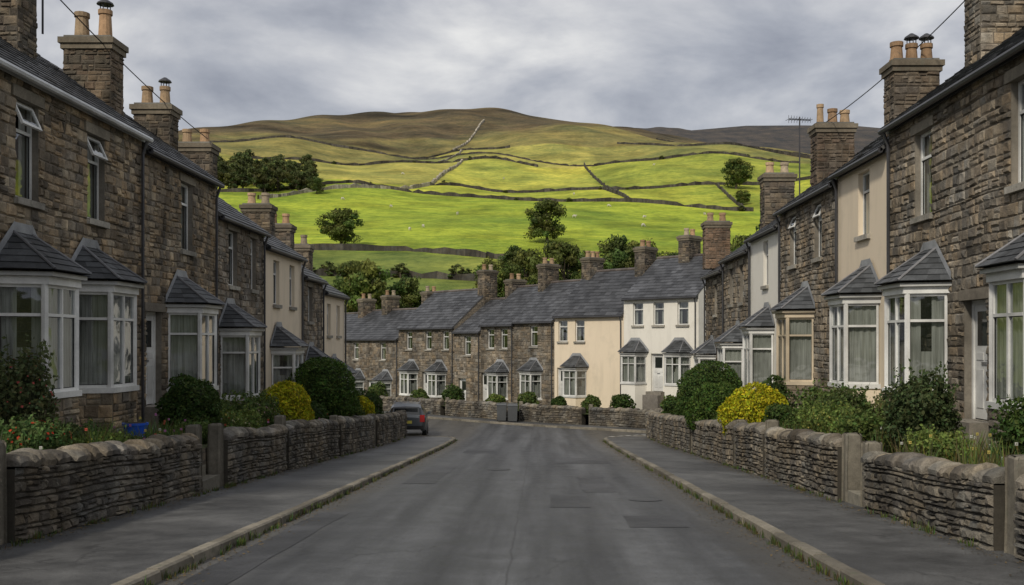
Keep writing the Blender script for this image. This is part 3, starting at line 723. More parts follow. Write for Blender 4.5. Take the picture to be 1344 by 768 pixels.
def kerb(path, side):
    for i in range(len(path)-1):
        a, b_ = Vector(path[i]), Vector(path[i+1]); L = (b_-a).length; n = max(1, round(L/.9)); t = (b_-a)/L; nn = Vector((-t.y, t.x))*side
        for j in range(n):
            p = a.lerp(b_, j/n)+t*.006; q = a.lerp(b_, (j+1)/n)-t*.006
            h = .12+U(-.008, .008); o = nn*.14; jj = nn*U(-.012, .012)
            base = [p+jj, q+jj, q+o, p+o]
            P = [(v.x, v.y, rz(v.y)-.1) for v in base]
            c = .022
            ch = [p+jj+nn*c, q+jj+nn*c, q+o, p+o]
            mid = [(v.x, v.y, rz(v.y)+h-c) for v in base[:2]]
            T = [(v.x, v.y, rz(v.y)+h) for v in ch]
            col = tint((.20, .18, .145), .65, 1.25)
            kb.face([P[0], P[1], mid[1], mid[0]], 'kerbstone', col); kb.face([mid[0], mid[1], T[1], T[0]], 'kerbstone', col)
            kb.face(T, 'kerbstone', col); kb.face([P[2], P[3], T[3], T[2]], 'kerbstone', col)
            kb.face([P[0], mid[0], T[0], T[3], P[3]], 'kerbstone', col); kb.face([P[1], mid[1], T[1], T[2], P[2]], 'kerbstone', col)
arc = lambda cx, sg: [(cx+sg*2*math.cos(a), 43.5+2*math.sin(a)) for a in np.linspace(0, math.pi/2, 7)]
kerb([(-3.61, -12), (-3.61, 43.5)]+arc(-5.6, 1)[1:]+[(-10, 45.5)], 1)
kerb([(2.89, -12), (2.89, 43.5)]+arc(4.9, -1)[1:]+[(12, 45.5)], -1)
kerb(GK, -1)
kb.build('kerb')

# ------------------------------------------------------------------ garden walls
def gwall(a, b_, h, outward, th=.34, pal=PW, coping=True, ch=.10, name='garden_wall', ll=(.11, .30)):
    a = Vector(a); b_ = Vector(b_); t = b_-a; L = t.length; t /= L
    n = Vector(outward).normalized()
    fr = Fr(tuple(a), tuple(t), tuple(n)); m = MB()
    ph = U(0, 6)
    bz = lambda s: rz(a.y+t.y*s)+.014*math.sin(s*2.1+ph)
    k = max(1, int(L/1.2))
    for i in range(k):
        s0, s1 = L*i/k, L*(i+1)/k; ha, hb = h-.02, h-.02
        m.hexa([fr.P(s0, -th, bz(s0)-.1), fr.P(s1, -th, bz(s1)-.1), fr.P(s1, 0, bz(s1)-.1), fr.P(s0, 0, bz(s0)-.1),
                fr.P(s0, -th, bz(s0)+ha), fr.P(s1, -th, bz(s1)+hb), fr.P(s1, 0, bz(s1)+hb), fr.P(s0, 0, bz(s0)+ha)], 'mortar', (.06, .053, .042))
    stones(m, fr, 0, L, .0, h, pal=pal, ch=ch, ll=ll, dep=.06, zf=bz)
    fb = Fr(fr.P(0, -th, 0)[:2], tuple(t), tuple(-n)); stones(m, fb, 0, L, h-.3, h, pal=pal, ch=ch*1.3, ll=(.2, .5), dep=.04, zf=bz)
    if coping:
        s = 0.
        while s < L-.05:
            l = min(U(.14, .36), L-s)
            if L-s-l < .1: l = L-s
            hh = U(.12, .21); ov = U(.015, .07); col = tint(R.choice(pal), .95, 1.5); z0 = h+U(-.015, .012); tw = U(-.03, .03)
            sec = [(ov, 0), (ov+.01, hh*.4), (ov-.04, hh*.75), (ov-.12, hh*.95), (-th*.45, hh), (-th*.75, hh*.95), (-th-ov+.05, hh*.75), (-th-ov, hh*.4), (-th-ov, 0)]
            nn = len(m.v); e_ = min(.05, l*.22)
            for (ss, sc) in ((s+.005, .58), (s+.005+e_*.4, .84), (s+.005+e_, 1.), (s+l/2, 1.04), (s+l-.005-e_, 1.), (s+l-.005-e_*.4, .84), (s+l-.005, .58)):
                for d, z in sec: m.v.append(fr.P(ss, (d+th/2)*(.88+.12*sc)-th/2+tw+U(-.007, .007), z0+bz(ss)+z*sc+U(-.007, .007)))
            K = len(sec)
            for r_ in range(6):
                for i in range(K-1):
                    m.f.append((nn+r_*K+i, nn+r_*K+i+1, nn+(r_+1)*K+i+1, nn+(r_+1)*K+i)); m.m.append('stone'); m.c.append(col)
                m.f.append((nn+r_*K, nn+r_*K+K-1, nn+(r_+1)*K+K-1, nn+(r_+1)*K)); m.m.append('stone'); m.c.append(col)
            m.f.append(tuple(nn+i for i in range(K))); m.m.append('stone'); m.c.append(col)
            m.f.append(tuple(nn+6*K+i for i in range(K))); m.m.append('stone'); m.c.append(col)
            s += l
    m.build(name)
def post(x, y, h, w=.24, l=.3, name='gate_post'):
    m = MB(); z0 = rz(y)-.1; col = tint((.19, .172, .138), .8, 1.1)
    prof = [(0, 1.), (h*.5, .97), (h-.03, .94), (h, .8)]
    n = len(m.v); jit = [(U(-.012, .012), U(-.012, .012)) for _ in range(8)]
    for k, (z, sc) in enumerate(prof):
        c = .03
        for i, (sx, sy) in enumerate(((-1, -1), (1, -1), (1, 1), (-1, 1))):
            for q in range(2):
                ex = w/2-(c if (q == (i % 2)) else 0); ey = l/2-(0 if (q == (i % 2)) else c)
                m.v.append((x+sx*ex*sc+jit[i*2+q][0]*(k % 2), y+sy*ey*sc+jit[i*2+q][1], z0+.1*(k > 0)+z))
    for k in range(3):
        for i in range(8):
            j = (i+1) % 8; m.f.append((n+k*8+i, n+k*8+j, n+k*8+8+j, n+k*8+8+i)); m.m.append('stone_pale'); m.c.append(col)
    m.f.append(tuple(n+24+i for i in range(8))); m.m.append('stone_pale'); m.c.append(col)
    m.build(name)
lw = [(-11, 11.0, 1.0), (11.35, 15.7, .96), (15.72, 17.55, 1.0), (19.15, 23.5, 1.02), (23.85, 29.7, 1.08), (30.2, 36.2, 1.1), (37.0, 41.0, 1.1), (41.3, 45.2, 1.1)]
for a, b_, h in lw: gwall((WLX, a), (WLX, b_), h, (1, 0), ch=.10 if a < 25 else .13)
for y, h in ((11.18, 1.28), (17.75, 1.32), (18.98, 1.32), (23.68, 1.42), (29.95, 1.35), (36.4, 1.32), (36.85, 1.32), (41.15, 1.3), (45.35, 1.3)): post(WLX-.17, y, h)
rw = [(-11, 10.2, .82), (10.75, 15.0, .82), (16.35, 21.5, 1.0), (21.8, 24.8, 1.05), (25.1, 31.7, 1.05), (32.3, 38.8, 1.08), (39.3, 45.1, 1.1)]
for a, b_, h in rw: gwall((WRX, a), (WRX, b_), h, (-1, 0), ch=.10 if a < 25 else .13)
for y, h in ((10.48, 1.15), (15.2, 1.12), (16.15, 1.22), (21.65, 1.35), (24.95, 1.3), (31.85, 1.35), (32.15, 1.35), (39.05, 1.3), (45.25, 1.3)): post(WRX+.17, y, h, w=.28, l=.28)
gwall((WLX-.4, 45.2), (LX-.8, 45.2), 1.0, (0, 1)); gwall((WRX+.4, 45.2), (RX+.8, 45.2), 1.0, (0, 1))
for i in range(len(GW)-1):
    a, b_ = Vector(GW[i+1]), Vector(GW[i]); t = (b_-a).normalized(); nn = (t.y, -t.x)
    g = .5 if i in (2, 3, 4) else .0
    gwall(a+t*.02, b_-t*(.02+g), .95, nn, pal=sc_(PW, .85), ch=.13, ll=(.16, .4))
    if i in (2, 3, 4, 1): post(*(a+Vector((-nn[0], -nn[1]))*.17), 1.25)

# gardens (raised)
gd = MB()
def gz(x, y, side): return rz(y)+(.86 if side < 0 else .72)+.03*math.sin(y*3)+(.12*(abs(x)-5.2)/2.5 if side > 0 else .1*(abs(x)-6.2)/2.5)
for side, xa, xb in ((-1, WLX-.33, LX), (1, WRX+.33, RX)):
    for y0 in np.arange(-10, 45., .7):
        y1 = y0+.7
        xsn = np.linspace(xa, xb, 4)
        for p, q in zip(xsn[:-1], xsn[1:]):
            gd.face([(p, y0, gz(p, y0, side)), (q, y0, gz(q, y0, side)), (q, y1, gz(q, y1, side)), (p, y1, gz(p, y1, side))], 'soil', (.08, .09, .04))
        gd.face([(xa, y0, gz(xa, y0, side)), (xa, y1, gz(xa, y1, side)), (xa, y1, rz(y1)), (xa, y0, rz(y0))], 'rubble')
FB = [(15, 53), (8.6, 53), (4.9, 56.5), (1, 60), (-3.76, 65.5), (-10.2, 72.6), (-15.8, 78.7), (-22.5, 86)]
for i in range(len(FB)-1):
    q = [GW[i], GW[i+1], FB[i+1], FB[i]]
    gd.face([(x, y, rz(y)+.7) for x, y in q], 'soil', (.07, .09, .03))
gd.build('garden_ground')
def steps(x0, dx, y0, y1, top):
    m = MB(); z = rz(y0)+.1; n = 4
    for k in range(n):
        a, b_ = sorted((x0+dx*.26*k, x0+dx*.26*(k+1))); m.box(WF, a, b_, y0+.01*k, y1-.01*k, z-.3, z+top*(k+1)/n, 'stone_pale', tint((.2, .185, .15)))
    m.build('stone_steps')
steps(WLX-.05, -1, 17.9, 18.83, .78); steps(WRX+.05, 1, 15.36, 15.99, .66)

# ------------------------------------------------------------------ foliage
def unit(n):
    v = rng.normal(size=(n, 3)); return v/np.linalg.norm(v, axis=1)[:, None]
def leafquads(P, N, size, el=1.6):
    n = len(P); r = unit(n); T = np.cross(N, r); T /= np.linalg.norm(T, axis=1)[:, None]+1e-9; B = np.cross(N, T)
    s = size*rng.uniform(.6, 1.35, n)[:, None]
    a = P-T*s*el*.5; b_ = P+B*s*.5+N*s*.12; c = P+T*s*el*.5; d = P-B*s*.5+N*s*.12
    return np.stack([a, b_, c, d], 1).reshape(-1, 3)
def lump(D, k, ph, amp):
    return 1+amp*(np.sin(D[:, 0]*k+ph)*np.cos(D[:, 1]*k*1.1+ph*2)+.6*np.sin(D[:, 2]*k*1.7+ph*3+D[:, 0]*k*.8)+.4*np.sin(D[:, 1]*k*2.6+D[:, 2]*k*2.1+ph))
def bush(name, x, y, z0, rx, ry, h, col, leaf=.05, n=5000, amp=.1, flowers=None, wild=0., fcount=120):
    m = MB(); D = unit(n); ph = U(0, 6)
    col = tuple(c*1.5 for c in col) if col[0] < .3 else col
    rad = lump(D, 3.2, ph, amp)*lump(D, 9., ph*2, .035+wild*.05)
    rr = rad*(1-np.abs(rng.normal(0, .08+wild*.25, n)))+(.03+wild)*np.abs(rng.normal(0, .14, n))
    sx, sy, sz = rx, ry, h/2
    P = D*rr[:, None]*np.array([sx, sy, sz])+np.array([x, y, z0+h/2])
    low = D[:, 2] < 0
    P[low, :2] = np.array([x, y])+(P[low, :2]-np.array([x, y]))*(1+.25*(-D[low, 2]))[:, None]
    N = D*.7+unit(n)*.8; N /= np.linalg.norm(N, axis=1)[:, None]
    cl = .85+.3*np.sin(D[:, 0]*9+ph)*np.sin(D[:, 2]*8+ph)*np.cos(D[:, 1]*7)
    cols = np.array(col)[None]*(cl*rng.uniform(.5, 1.5, n))[:, None]
    cols[:, 0] *= rng.uniform(.75, 1.3, n)
    m.bulk(leafquads(P, N, leaf), 'foliage', np.clip(cols, 0, 1))
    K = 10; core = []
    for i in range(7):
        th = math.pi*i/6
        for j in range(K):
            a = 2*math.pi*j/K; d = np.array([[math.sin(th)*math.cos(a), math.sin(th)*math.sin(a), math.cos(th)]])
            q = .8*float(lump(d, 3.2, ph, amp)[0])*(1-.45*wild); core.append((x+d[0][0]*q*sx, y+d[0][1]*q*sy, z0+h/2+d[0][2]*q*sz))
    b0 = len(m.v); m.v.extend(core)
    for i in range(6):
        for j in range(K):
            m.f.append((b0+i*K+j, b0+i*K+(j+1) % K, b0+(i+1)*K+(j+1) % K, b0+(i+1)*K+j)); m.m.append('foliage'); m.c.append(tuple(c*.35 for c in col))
    if flowers:
        D2 = unit(fcount); D2[:, 2] = np.abs(D2[:, 2]); r2 = lump(D2, 3.2, ph, amp)*1.04
        P2 = D2*r2[:, None]*np.array([sx, sy, sz])+np.array([x, y, z0+h/2])
        m.bulk(leafquads(P2, D2, leaf*.95, 1.), 'foliage', np.array(flowers)[None]*rng.uniform(.7, 1.2, fcount)[:, None])
    for k in range(5):
        m.tube((x+U(-.1, .1), y+U(-.1, .1), z0-.1), (x+U(-.5, .5)*rx, y+U(-.5, .5)*ry, z0+h*.6), .02, 'bark', (.08, .06, .04), 5, .008)
    if wild > .25:
        for k in range(26):
            a = U(0, 6.28); bx, by = x+math.cos(a)*rx*.5, y+math.sin(a)*ry*.5
            tx, ty, tz = x+math.cos(a)*rx*U(.5, 1.25), y+math.sin(a)*ry*U(.5, 1.25), z0+h*U(.75, 1.18)
            m.tube((bx, by, z0+h*.3), (tx, ty, tz), .006, 'bark', (.09, .1, .04), 4, .003)
            tt = rng.uniform(.35, 1., 22)[:, None]
            Pq = np.array([[bx, by, z0+h*.3]])*(1-tt)+np.array([[tx, ty, tz]])*tt+rng.normal(0, .02, (22, 3))
            m.bulk(leafquads(Pq, unit(22), leaf), 'foliage', np.array(col)[None]*rng.uniform(.7, 1.6, 22)[:, None])
    return m.build(name)
def blades(name, pts, h, col, per=26, w=.012, spread=.12, mat='foliage', flowers=None, fp=.02):
    m = MB(); P = []; Cc = []
    for (x, y, z) in pts:
        hk = U(.5, 1.3)
        for k in range(per):
            a = U(0, 6.28); r = U(0, spread); bx, by = x+math.cos(a)*r, y+math.sin(a)*r
            hh = h*hk*U(.5, 1.2); le = U(.1, .6)*hh; tx, ty = bx+math.cos(a)*le, by+math.sin(a)*le
            pw = a+1.57; dx, dy = math.cos(pw)*w, math.sin(pw)*w; mx_, my_ = bx+math.cos(a)*le*.35, by+math.sin(a)*le*.35
            c = tuple(v*U(.6, 1.5) for v in col)
            P += [(bx-dx, by-dy, z), (bx+dx, by+dy, z), (mx_+dx*.8, my_+dy*.8, z+hh*.6), (mx_-dx*.8, my_-dy*.8, z+hh*.6)]; Cc.append(c)
            P += [(mx_-dx*.8, my_-dy*.8, z+hh*.6), (mx_+dx*.8, my_+dy*.8, z+hh*.6), (tx+dx*.15, ty+dy*.15, z+hh), (tx-dx*.15, ty-dy*.15, z+hh)]; Cc.append(c)
            if flowers and R.random() < fp:
                fc = R.choice(flowers); s = .02
                P += [(tx-s, ty, z+hh), (tx, ty-s, z+hh+.01), (tx+s, ty, z+hh), (tx, ty+s, z+hh+.02)]; Cc.append(fc)
                P += [(tx-s, ty, z+hh-s), (tx+s, ty, z+hh-s), (tx+s, ty, z+hh+s), (tx-s, ty, z+hh+s)]; Cc.append(fc)
    m.bulk(np.array(P), mat, np.array(Cc)); return m.build(name)
DG = (.038, .066, .015); MG = (.068, .10, .026); LGn = (.105, .145, .035); YL = (.46, .45, .022)
def L_(y): return rz(y)+.85
bush('flowering_shrub', -7.45, 14.25, L_(14.3), .42, .55, 1.6, (.06, .075, .03), .042, 4200, .18, (.34, .07, .06), .6, 60)
bush('flowering_shrub', -6.75, 13.2, L_(13.2), .4, .5, .6, (.06, .10, .03), .04, 2600, .15, (.5, .05, .02), .5, 60)
bush('garden_shrub', -7.3, 20.8, L_(20.8), .58, .75, 1.4, DG, .045, 6500, .09)
bush('box_hedge', -7.2, 32.9, L_(32.9), 1.22, 1.35, 2.4, (.05, .088, .017), .055, 12000, .05)
bush('golden_shrub', -6.95, 27.3, L_(27.3), .72, .85, 1.45, YL, .045, 8000, .07)
bush('golden_shrub', -6.8, 38, L_(38), .5, .6, 1.15, YL, .06, 3000, .08)
bush('flowering_shrub', -7.0, 24.4, L_(24.4), .5, .9, 1.05, MG, .045, 4500, .2, (.5, .28, .33), .55, 70)
bush('garden_shrub', -7.0, 35.9, L_(36), .6, .8, 1.3, MG, .06, 3500, .15)
bush('garden_shrub', -7.2, 41.5, L_(41.5), .7, .9, 1.3, DG, .06, 3500, .15)
bush('garden_shrub', -7.0, 29.8, L_(30), .55, .8, 1.0, DG, .05, 3500, .15)
bush('garden_shrub', -6.8, 16.3, L_(16.3), .3, .5, .3, MG, .035, 2200, .2, (.6, .35, .1), .3, 40)
bush('garden_shrub', -6.7, 15.1, L_(15.1), .3, .6, .38, (.09, .13, .03), .035, 2400, .2, (.6, .5, .1), .4, 40)
bush('garden_shrub', -7.3, 15.6, L_(15.6), .35, .5, .5, (.06, .09, .03), .04, 2400, .2, (.5, .1, .12), .5, 30)
bush('garden_shrub', -6.75, 22.4, L_(22.4), .4, .8, .7, LGn, .04, 3500, .2, (.55, .5, .3), .7, 40)
bush('garden_shrub', -7.5, 22.9, L_(22.9), .4, .6, 1.0, MG, .045, 3000, .2, None, .5)
bush('garden_shrub', -6.8, 19.6, L_(19.6), .3, .5, .45, MG, .04, 2200, .2, None, .5)
def R_(y): return rz(y)+.78
bush('box_hedge', 6.25, 35.9, R_(36), 1.25, 1.4, 2.45, (.045, .078, .018), .055, 12000, .05)
bush('box_hedge', 5.7, 31.3, R_(31.3)-.2, .98, 1.15, 1.8, (.05, .088, .017), .055, 9000, .06)
bush('golden_shrub', 5.72, 26.0, R_(26)-.15, .92, 1.0, 1.55, YL, .045, 11000, .07)
bush('garden_shrub', 6.65, 27.9, R_(28), .7, .9, 1.6, DG, .05, 5000, .12)
bush('garden_shrub', 6.55, 22.2, R_(22), .7, 1., 1.25, MG, .05, 5000, .2, None, .5)
bush('garden_shrub', 5.9, 19.9, R_(19.6), .55, 1.0, .85, LGn, .04, 5500, .2, (.5, .42, .12), .7, 40)
bush('garden_shrub', 6.45, 20.8, R_(20), .55, .9, 1.15, (.06, .085, .025), .05, 5000, .2, None, .5)
bush('garden_shrub', 6.35, 16.4, R_(16.4), .52, .7, 1.38, (.045, .065, .024), .045, 6500, .15, None, .4)
bush('garden_shrub', 5.9, 17.9, R_(17.9), .45, .6, .75, MG, .045, 3500, .2, None, .6)
bush('garden_shrub', 6.6, 18.3, R_(18.3), .4, .6, 1.0, (.08, .09, .03), .045, 3500, .2, None, .6)
bush('garden_shrub', 6.4, 12.6, R_(12.6), .45, .6, .95, DG, .045, 4000, .15, None, .4)
bush('garden_shrub', 5.8, 14.4, R_(14.4), .35, .6, .5, LGn, .035, 3500, .2, None, .8)
bush('garden_shrub', 6.0, 24.2, R_(24.2), .5, .6, .9, DG, .05, 3500, .15)
bush('garden_shrub', 5.7, 28.9, R_(28.9), .4, .6, .8, MG, .05, 2600, .15)
bush('garden_shrub', 5.9, 41.5, R_(41.5), .7, .9, 1.2, DG, .06, 3500, .15)
bush('garden_shrub', 6.1, 39.1, R_(39.1), .6, .8, 1.3, MG, .06, 3000, .15)
gp = [(U(5.35, 6.8), U(11.6, 15.2), 0) for _ in range(74)]+[(U(5.35, 6.5), U(16.5, 24), 0) for _ in range(70)]+[(U(5.4, 7), U(28.5, 34), 0) for _ in range(30)]
blades('garden_grass', [(x, y, gz(x, y, 1)-.02) for x, y, _ in gp], .45, (.14, .16, .055), 34, .007, .15, flowers=[(.6, .5, .15), (.6, .6, .55)])
gp = [(U(-7.6, -6.45), U(12.2, 20), 0) for _ in range(70)]+[(U(-7.4, -6.5), U(21.5, 27), 0) for _ in range(80)]+[(U(-7.4, -6.5), U(29, 44), 0) for _ in range(50)]
blades('garden_grass', [(x, y, gz(x, y, -1)-.02) for x, y, _ in gp], .42, (.11, .15, .045), 34, .007, .15, flowers=[(.55, .12, .08), (.6, .5, .15), (.6, .6, .55), (.5, .2, .4)], fp=.03)
for x, y, r_, h, c in ((7., 52.2, .5, 1.1, MG), (4.6, 54.2, .6, 1.2, DG), (3.0, 55.6, .5, 1., MG), (1.2, 57.0, .45, .9, DG), (-.6, 59.2, .6, 1.1, MG), (-2.6, 61.2, .5, .9, LGn), (-5.5, 64.6, .7, 1.3, DG), (-8., 67, .6, 1., MG), (-11.5, 71, .7, 1.3, MG)):
    bush('garden_shrub', x, y, rz(y)+.65, r_, r_, h, c, .08, 1600, .15)
wp = []
for k in range(420):
    y = U(7, 44) if k % 3 else U(8, 20); s = R.choice([0, 0, 1, 1, 2, 3])
    x = (-3.61+U(-.03, .05), 2.89+U(-.05, .03), WLX+U(.07, .14), WRX-U(.07, .14))[s]
    wp.append((x, y, rz(y)+(0 if s < 2 else .1)))
blades('verge_weeds', wp, .09, (.09, .11, .035), 14, .006, .08)
m = MB(); n = 5200
s = rng.integers(0, 4, n); yl = rng.uniform(7, 44, n); e_ = np.abs(rng.normal(0, .16, n))
xl_ = np.choose(s, [-3.58+e_, 2.86-e_, WLX+.09+e_, WRX-.09-e_]); zl = np.array([rz(v) for v in yl])+np.where(s < 2, .012, .118)
Pq = np.stack([xl_, yl, zl], 1); Nn = np.tile([0, 0, 1.], (n, 1))+unit(n)*.3
m.bulk(leafquads(Pq, Nn/np.linalg.norm(Nn, axis=1)[:, None], .022), 'foliage', np.array([.15, .11, .055])[None]*rng.uniform(.4, 1.6, n)[:, None])
m.build('leaf_litter')

# trees
def treemesh(seed, H=10., Rw=5.0, col=(.095, .135, .032), leaf=.34, clumps=60, per=110):
    rr = random.Random(seed); g = np.random.default_rng(seed); m = MB()
    m.tube((0, 0, -.6), (.1, .05, H*.28), .36, 'bark', (.11, .09, .065), 8, .26)
    m.tube((.1, .05, H*.28), (.2, .1, H*.62), .26, 'bark', (.11, .09, .065), 8, .12)
    for k in range(clumps):
        a = rr.uniform(0, 6.283); el = rr.uniform(-.85, 1.); q = rr.uniform(.35, 1.)
        ring = math.sqrt(max(.04, 1-max(0, el)**2))*(1-.25*max(0, -el))
        cx, cy = math.cos(a)*Rw*q*ring*.84, math.sin(a)*Rw*q*ring*.84
        cz = H*.50+el*H*.40*(.78+.22*q)
        if k < 14: m.tube((.1, .05, H*rr.uniform(.2, .45)), (cx*.9, cy*.9, cz), .10, 'bark', (.11, .09, .065), 5, .03)
        cr = rr.uniform(.65, 1.3)*H/10
        D = g.normal(size=(per, 3)); D /= np.linalg.norm(D, axis=1)[:, None]
        P = D*(cr*g.uniform(.5, 1.15, per))[:, None]*np.array([1.15, 1.15, .9])+np.array([cx, cy, cz])
        N = D+g.normal(size=(per, 3))*.5; N /= np.linalg.norm(N, axis=1)[:, None]
        kk = rr.uniform(.6, 1.4)
        cols = np.array(col)[None]*(kk*g.uniform(.6, 1.4, per))[:, None]; cols[:, 0] *= rr.uniform(.8, 1.35)
        m.bulk(leafquads(P, N, leaf, 1.4), 'foliage', cols)
    return m.mesh('tree_mesh')
TM = [treemesh(1), treemesh(2, 10, 4.6, (.08, .115, .03)), treemesh(3, 10, 4.0, (.115, .155, .035)), treemesh(4, 10, 5.2, (.095, .13, .032))]
def tree(x, y, h, wsc=1., k=None, name='broadleaf_tree', coll=None):
    o = bpy.data.objects.new(name, TM[R.randrange(4) if k is None else k]); (coll or scene.collection).objects.link(o)
    sc = h/10.; o.location = (x, y, hz(x, y)-.2); o.scale = (sc*wsc, sc*wsc, sc); o.rotation_euler = (0, 0, U(0, 6.28)); return o
tree(-37.7, 190, 8.0, 1.2, 0); tree(1.9, 200, 9.2, 1.1, 3); tree(67, 335, 11, 1.1, 0); tree(-67, 300, 5.5, 1.1, 1)
tree(-20.5, 118, 9.5, .95, 2); tree(-23.5, 124, 8, 1., 0); tree(-16, 122, 6.5, 1.1, 1)
tree(-5.8, 126, 8.2, .8, 2); tree(-1.5, 128, 9.2, .8, 0); tree(3.6, 130, 10, .85, 3); tree(7.2, 127, 8.5, .85, 2); tree(1, 122, 7.5, .9, 1); tree(-3.5, 150, 6, 1, 1)
tree(11, 136, 9.5, .9, 1); tree(14.5, 140, 8.5, 1, 2); tree(18, 134, 8, 1, 3); tree(27, 128, 11, .8, 0); tree(31, 132, 12, .9, 1); tree(35, 128, 10, .9, 2); tree(22.5, 130, 7.5, 1., 2)
tree(-31, 128, 7, 1., 1); tree(-38, 145, 6, 1.1, 2); tree(-28, 152, 3.5, 1.3, 3); tree(62, 300, 5, 1.3, 2)
wd = MB()
def addcopy(M, me, loc, sc, rot, kc=1.):
    co = np.empty(len(me.vertices)*3); me.vertices.foreach_get('co', co); co = co.reshape(-1, 3)
    c, s = math.cos(rot), math.sin(rot); co = np.stack([(co[:, 0]*c-co[:, 1]*s)*sc[0], (co[:, 0]*s+co[:, 1]*c)*sc[0], co[:, 2]*sc[1]], 1)+np.array(loc)
    fs = [tuple(p.vertices) for p in me.polygons]; n = len(M.v); M.v.extend(map(tuple, co.tolist()))
    M.f.extend([tuple(n+i for i in f) for f in fs])
    nm = [mm.name for mm in me.materials]; mi = [nm[p.material_index] for p in me.polygons]; M.m.extend(mi)
    cc = np.empty(len(me.loops)*4); me.color_attributes['col'].data.foreach_get('color', cc); cc = cc.reshape(-1, 4)
    M.c.extend([tuple(cc[p.loop_start][:3]*kc) for p in me.polygons])
TS = treemesh(9, 10, 4.6, (.085, .11, .035), .55, 26, 52)
for k in range(64):
    y = U(298, 376); x = -y*U(.23, .335)
    h = U(5.5, 9.5)*(1.25 if x < -.29*y else 1.); addcopy(wd, TS, (x, y, hz(x, y)-.5), (h/10, h/10), U(0, 6.28), U(.6, 1.2))
for k in range(16):
    x = U(-48, -6); y = np.interp(x, [-48, -6], [160, 152])+U(-2, 2); h = U(1.6, 3.2); addcopy(wd, TS, (x, y, hz(x, y)-.3), (h/10*1.4, h/10), U(0, 6.28))
for B_, x0, x1 in ((BW2, -80, 60), (BW3, -35, 100), (BW6, -110, 100)):
    for k in range(9):
        x = U(x0, x1); y = float(np.interp(x, *B_))+U(-1, 1); h = U(1., 2.4); addcopy(wd, TS, (x, y, hz(x, y)-.3), (h/10*1.5, h/10), U(0, 6.28))
wd.build('distant_woodland')

# ------------------------------------------------------------------ field walls
def fwall(pts, h=1.15, th=.6, col=(.065, .06, .05), name='dry_stone_wall', gap=None):
    m = MB(); P = []
    for (x0, y0), (x1, y1) in zip(pts[:-1], pts[1:]):
        L = math.hypot(x1-x0, y1-y0); n = max(1, int(L/2.))
        for i in range(n): P.append((x0+(x1-x0)*i/n+U(-.2, .2), y0+(y1-y0)*i/n+U(-.2, .2)))
    P.append(pts[-1])
    ring = []
    for i, (x, y) in enumerate(P):
        a = P[max(0, i-1)]; b_ = P[min(len(P)-1, i+1)]; t = Vector((b_[0]-a[0], b_[1]-a[1])).normalized(); nn = Vector((-t.y, t.x))*th/2
        z = hz(x, y); hh = h*U(.6, 1.15)
        if R.random() < .02: hh *= .3
        ring.append([(x+nn.x, y+nn.y, z-.6), (x+nn.x*.7, y+nn.y*.7, z+hh), (x-nn.x*.7, y-nn.y*.7, z+hh), (x-nn.x, y-nn.y, z-.6)])
    for a, b_ in zip(ring[:-1], ring[1:]):
        c = tint(col, .6, 1.5)
        for i in range(3): m.face([a[i], b_[i], b_[i+1], a[i+1]], 'stone', c)
    m.build(name)
z_ = lambda B, x0, x1: [(x, float(np.interp(x, *B))) for x in np.linspace(x0, x1, 14)]
fwall(z_(BW1, -60, -9)); fwall(z_(BW2, -100, 62)); fwall(z_(BW3, -40, 110)); fwall(z_(BW6, -125, 0)); fwall(z_(BW6, 24, 110)); fwall(z_(BW7, -160, -14))
fwall([(20, 432), (23, 385), (25, 348), (28, 303)]); fwall([(23, 348), (29, 302)])
LT = (.34, .31, .25)
fwall([(-80, 283), (-70, 305), (-57, 325), (-44, 340), (-38, 355), (-37, 400), (-34, 445)], 1.2, 1.0, LT)
fwall([(-43, 496), (-39, 540), (-36, 590), (-34, 625)], 1.2, 1.2, LT)
fwall([(72, 600), (95, 545), (118, 500), (140, 470), (165, 440)], 1.6, 1.); fwall([(40, 500), (60, 490), (95, 485), (118, 500)]); fwall([(118, 500), (150, 500), (180, 505)])
fwall([(-60, 478), (-20, 470), (24, 425)], .8); fwall([(60, 285), (62, 345)]); fwall([(-45, 445), (-38, 480), (-38, 500)], 1.0, .7, LT)
fwall([(-9, 176), (5, 163), (30, 160)]); fwall([(-95, 415), (-100, 360), (-83, 300)])
fwall([(-48, 158), (-20, 155), (-3, 150)], 1.0)

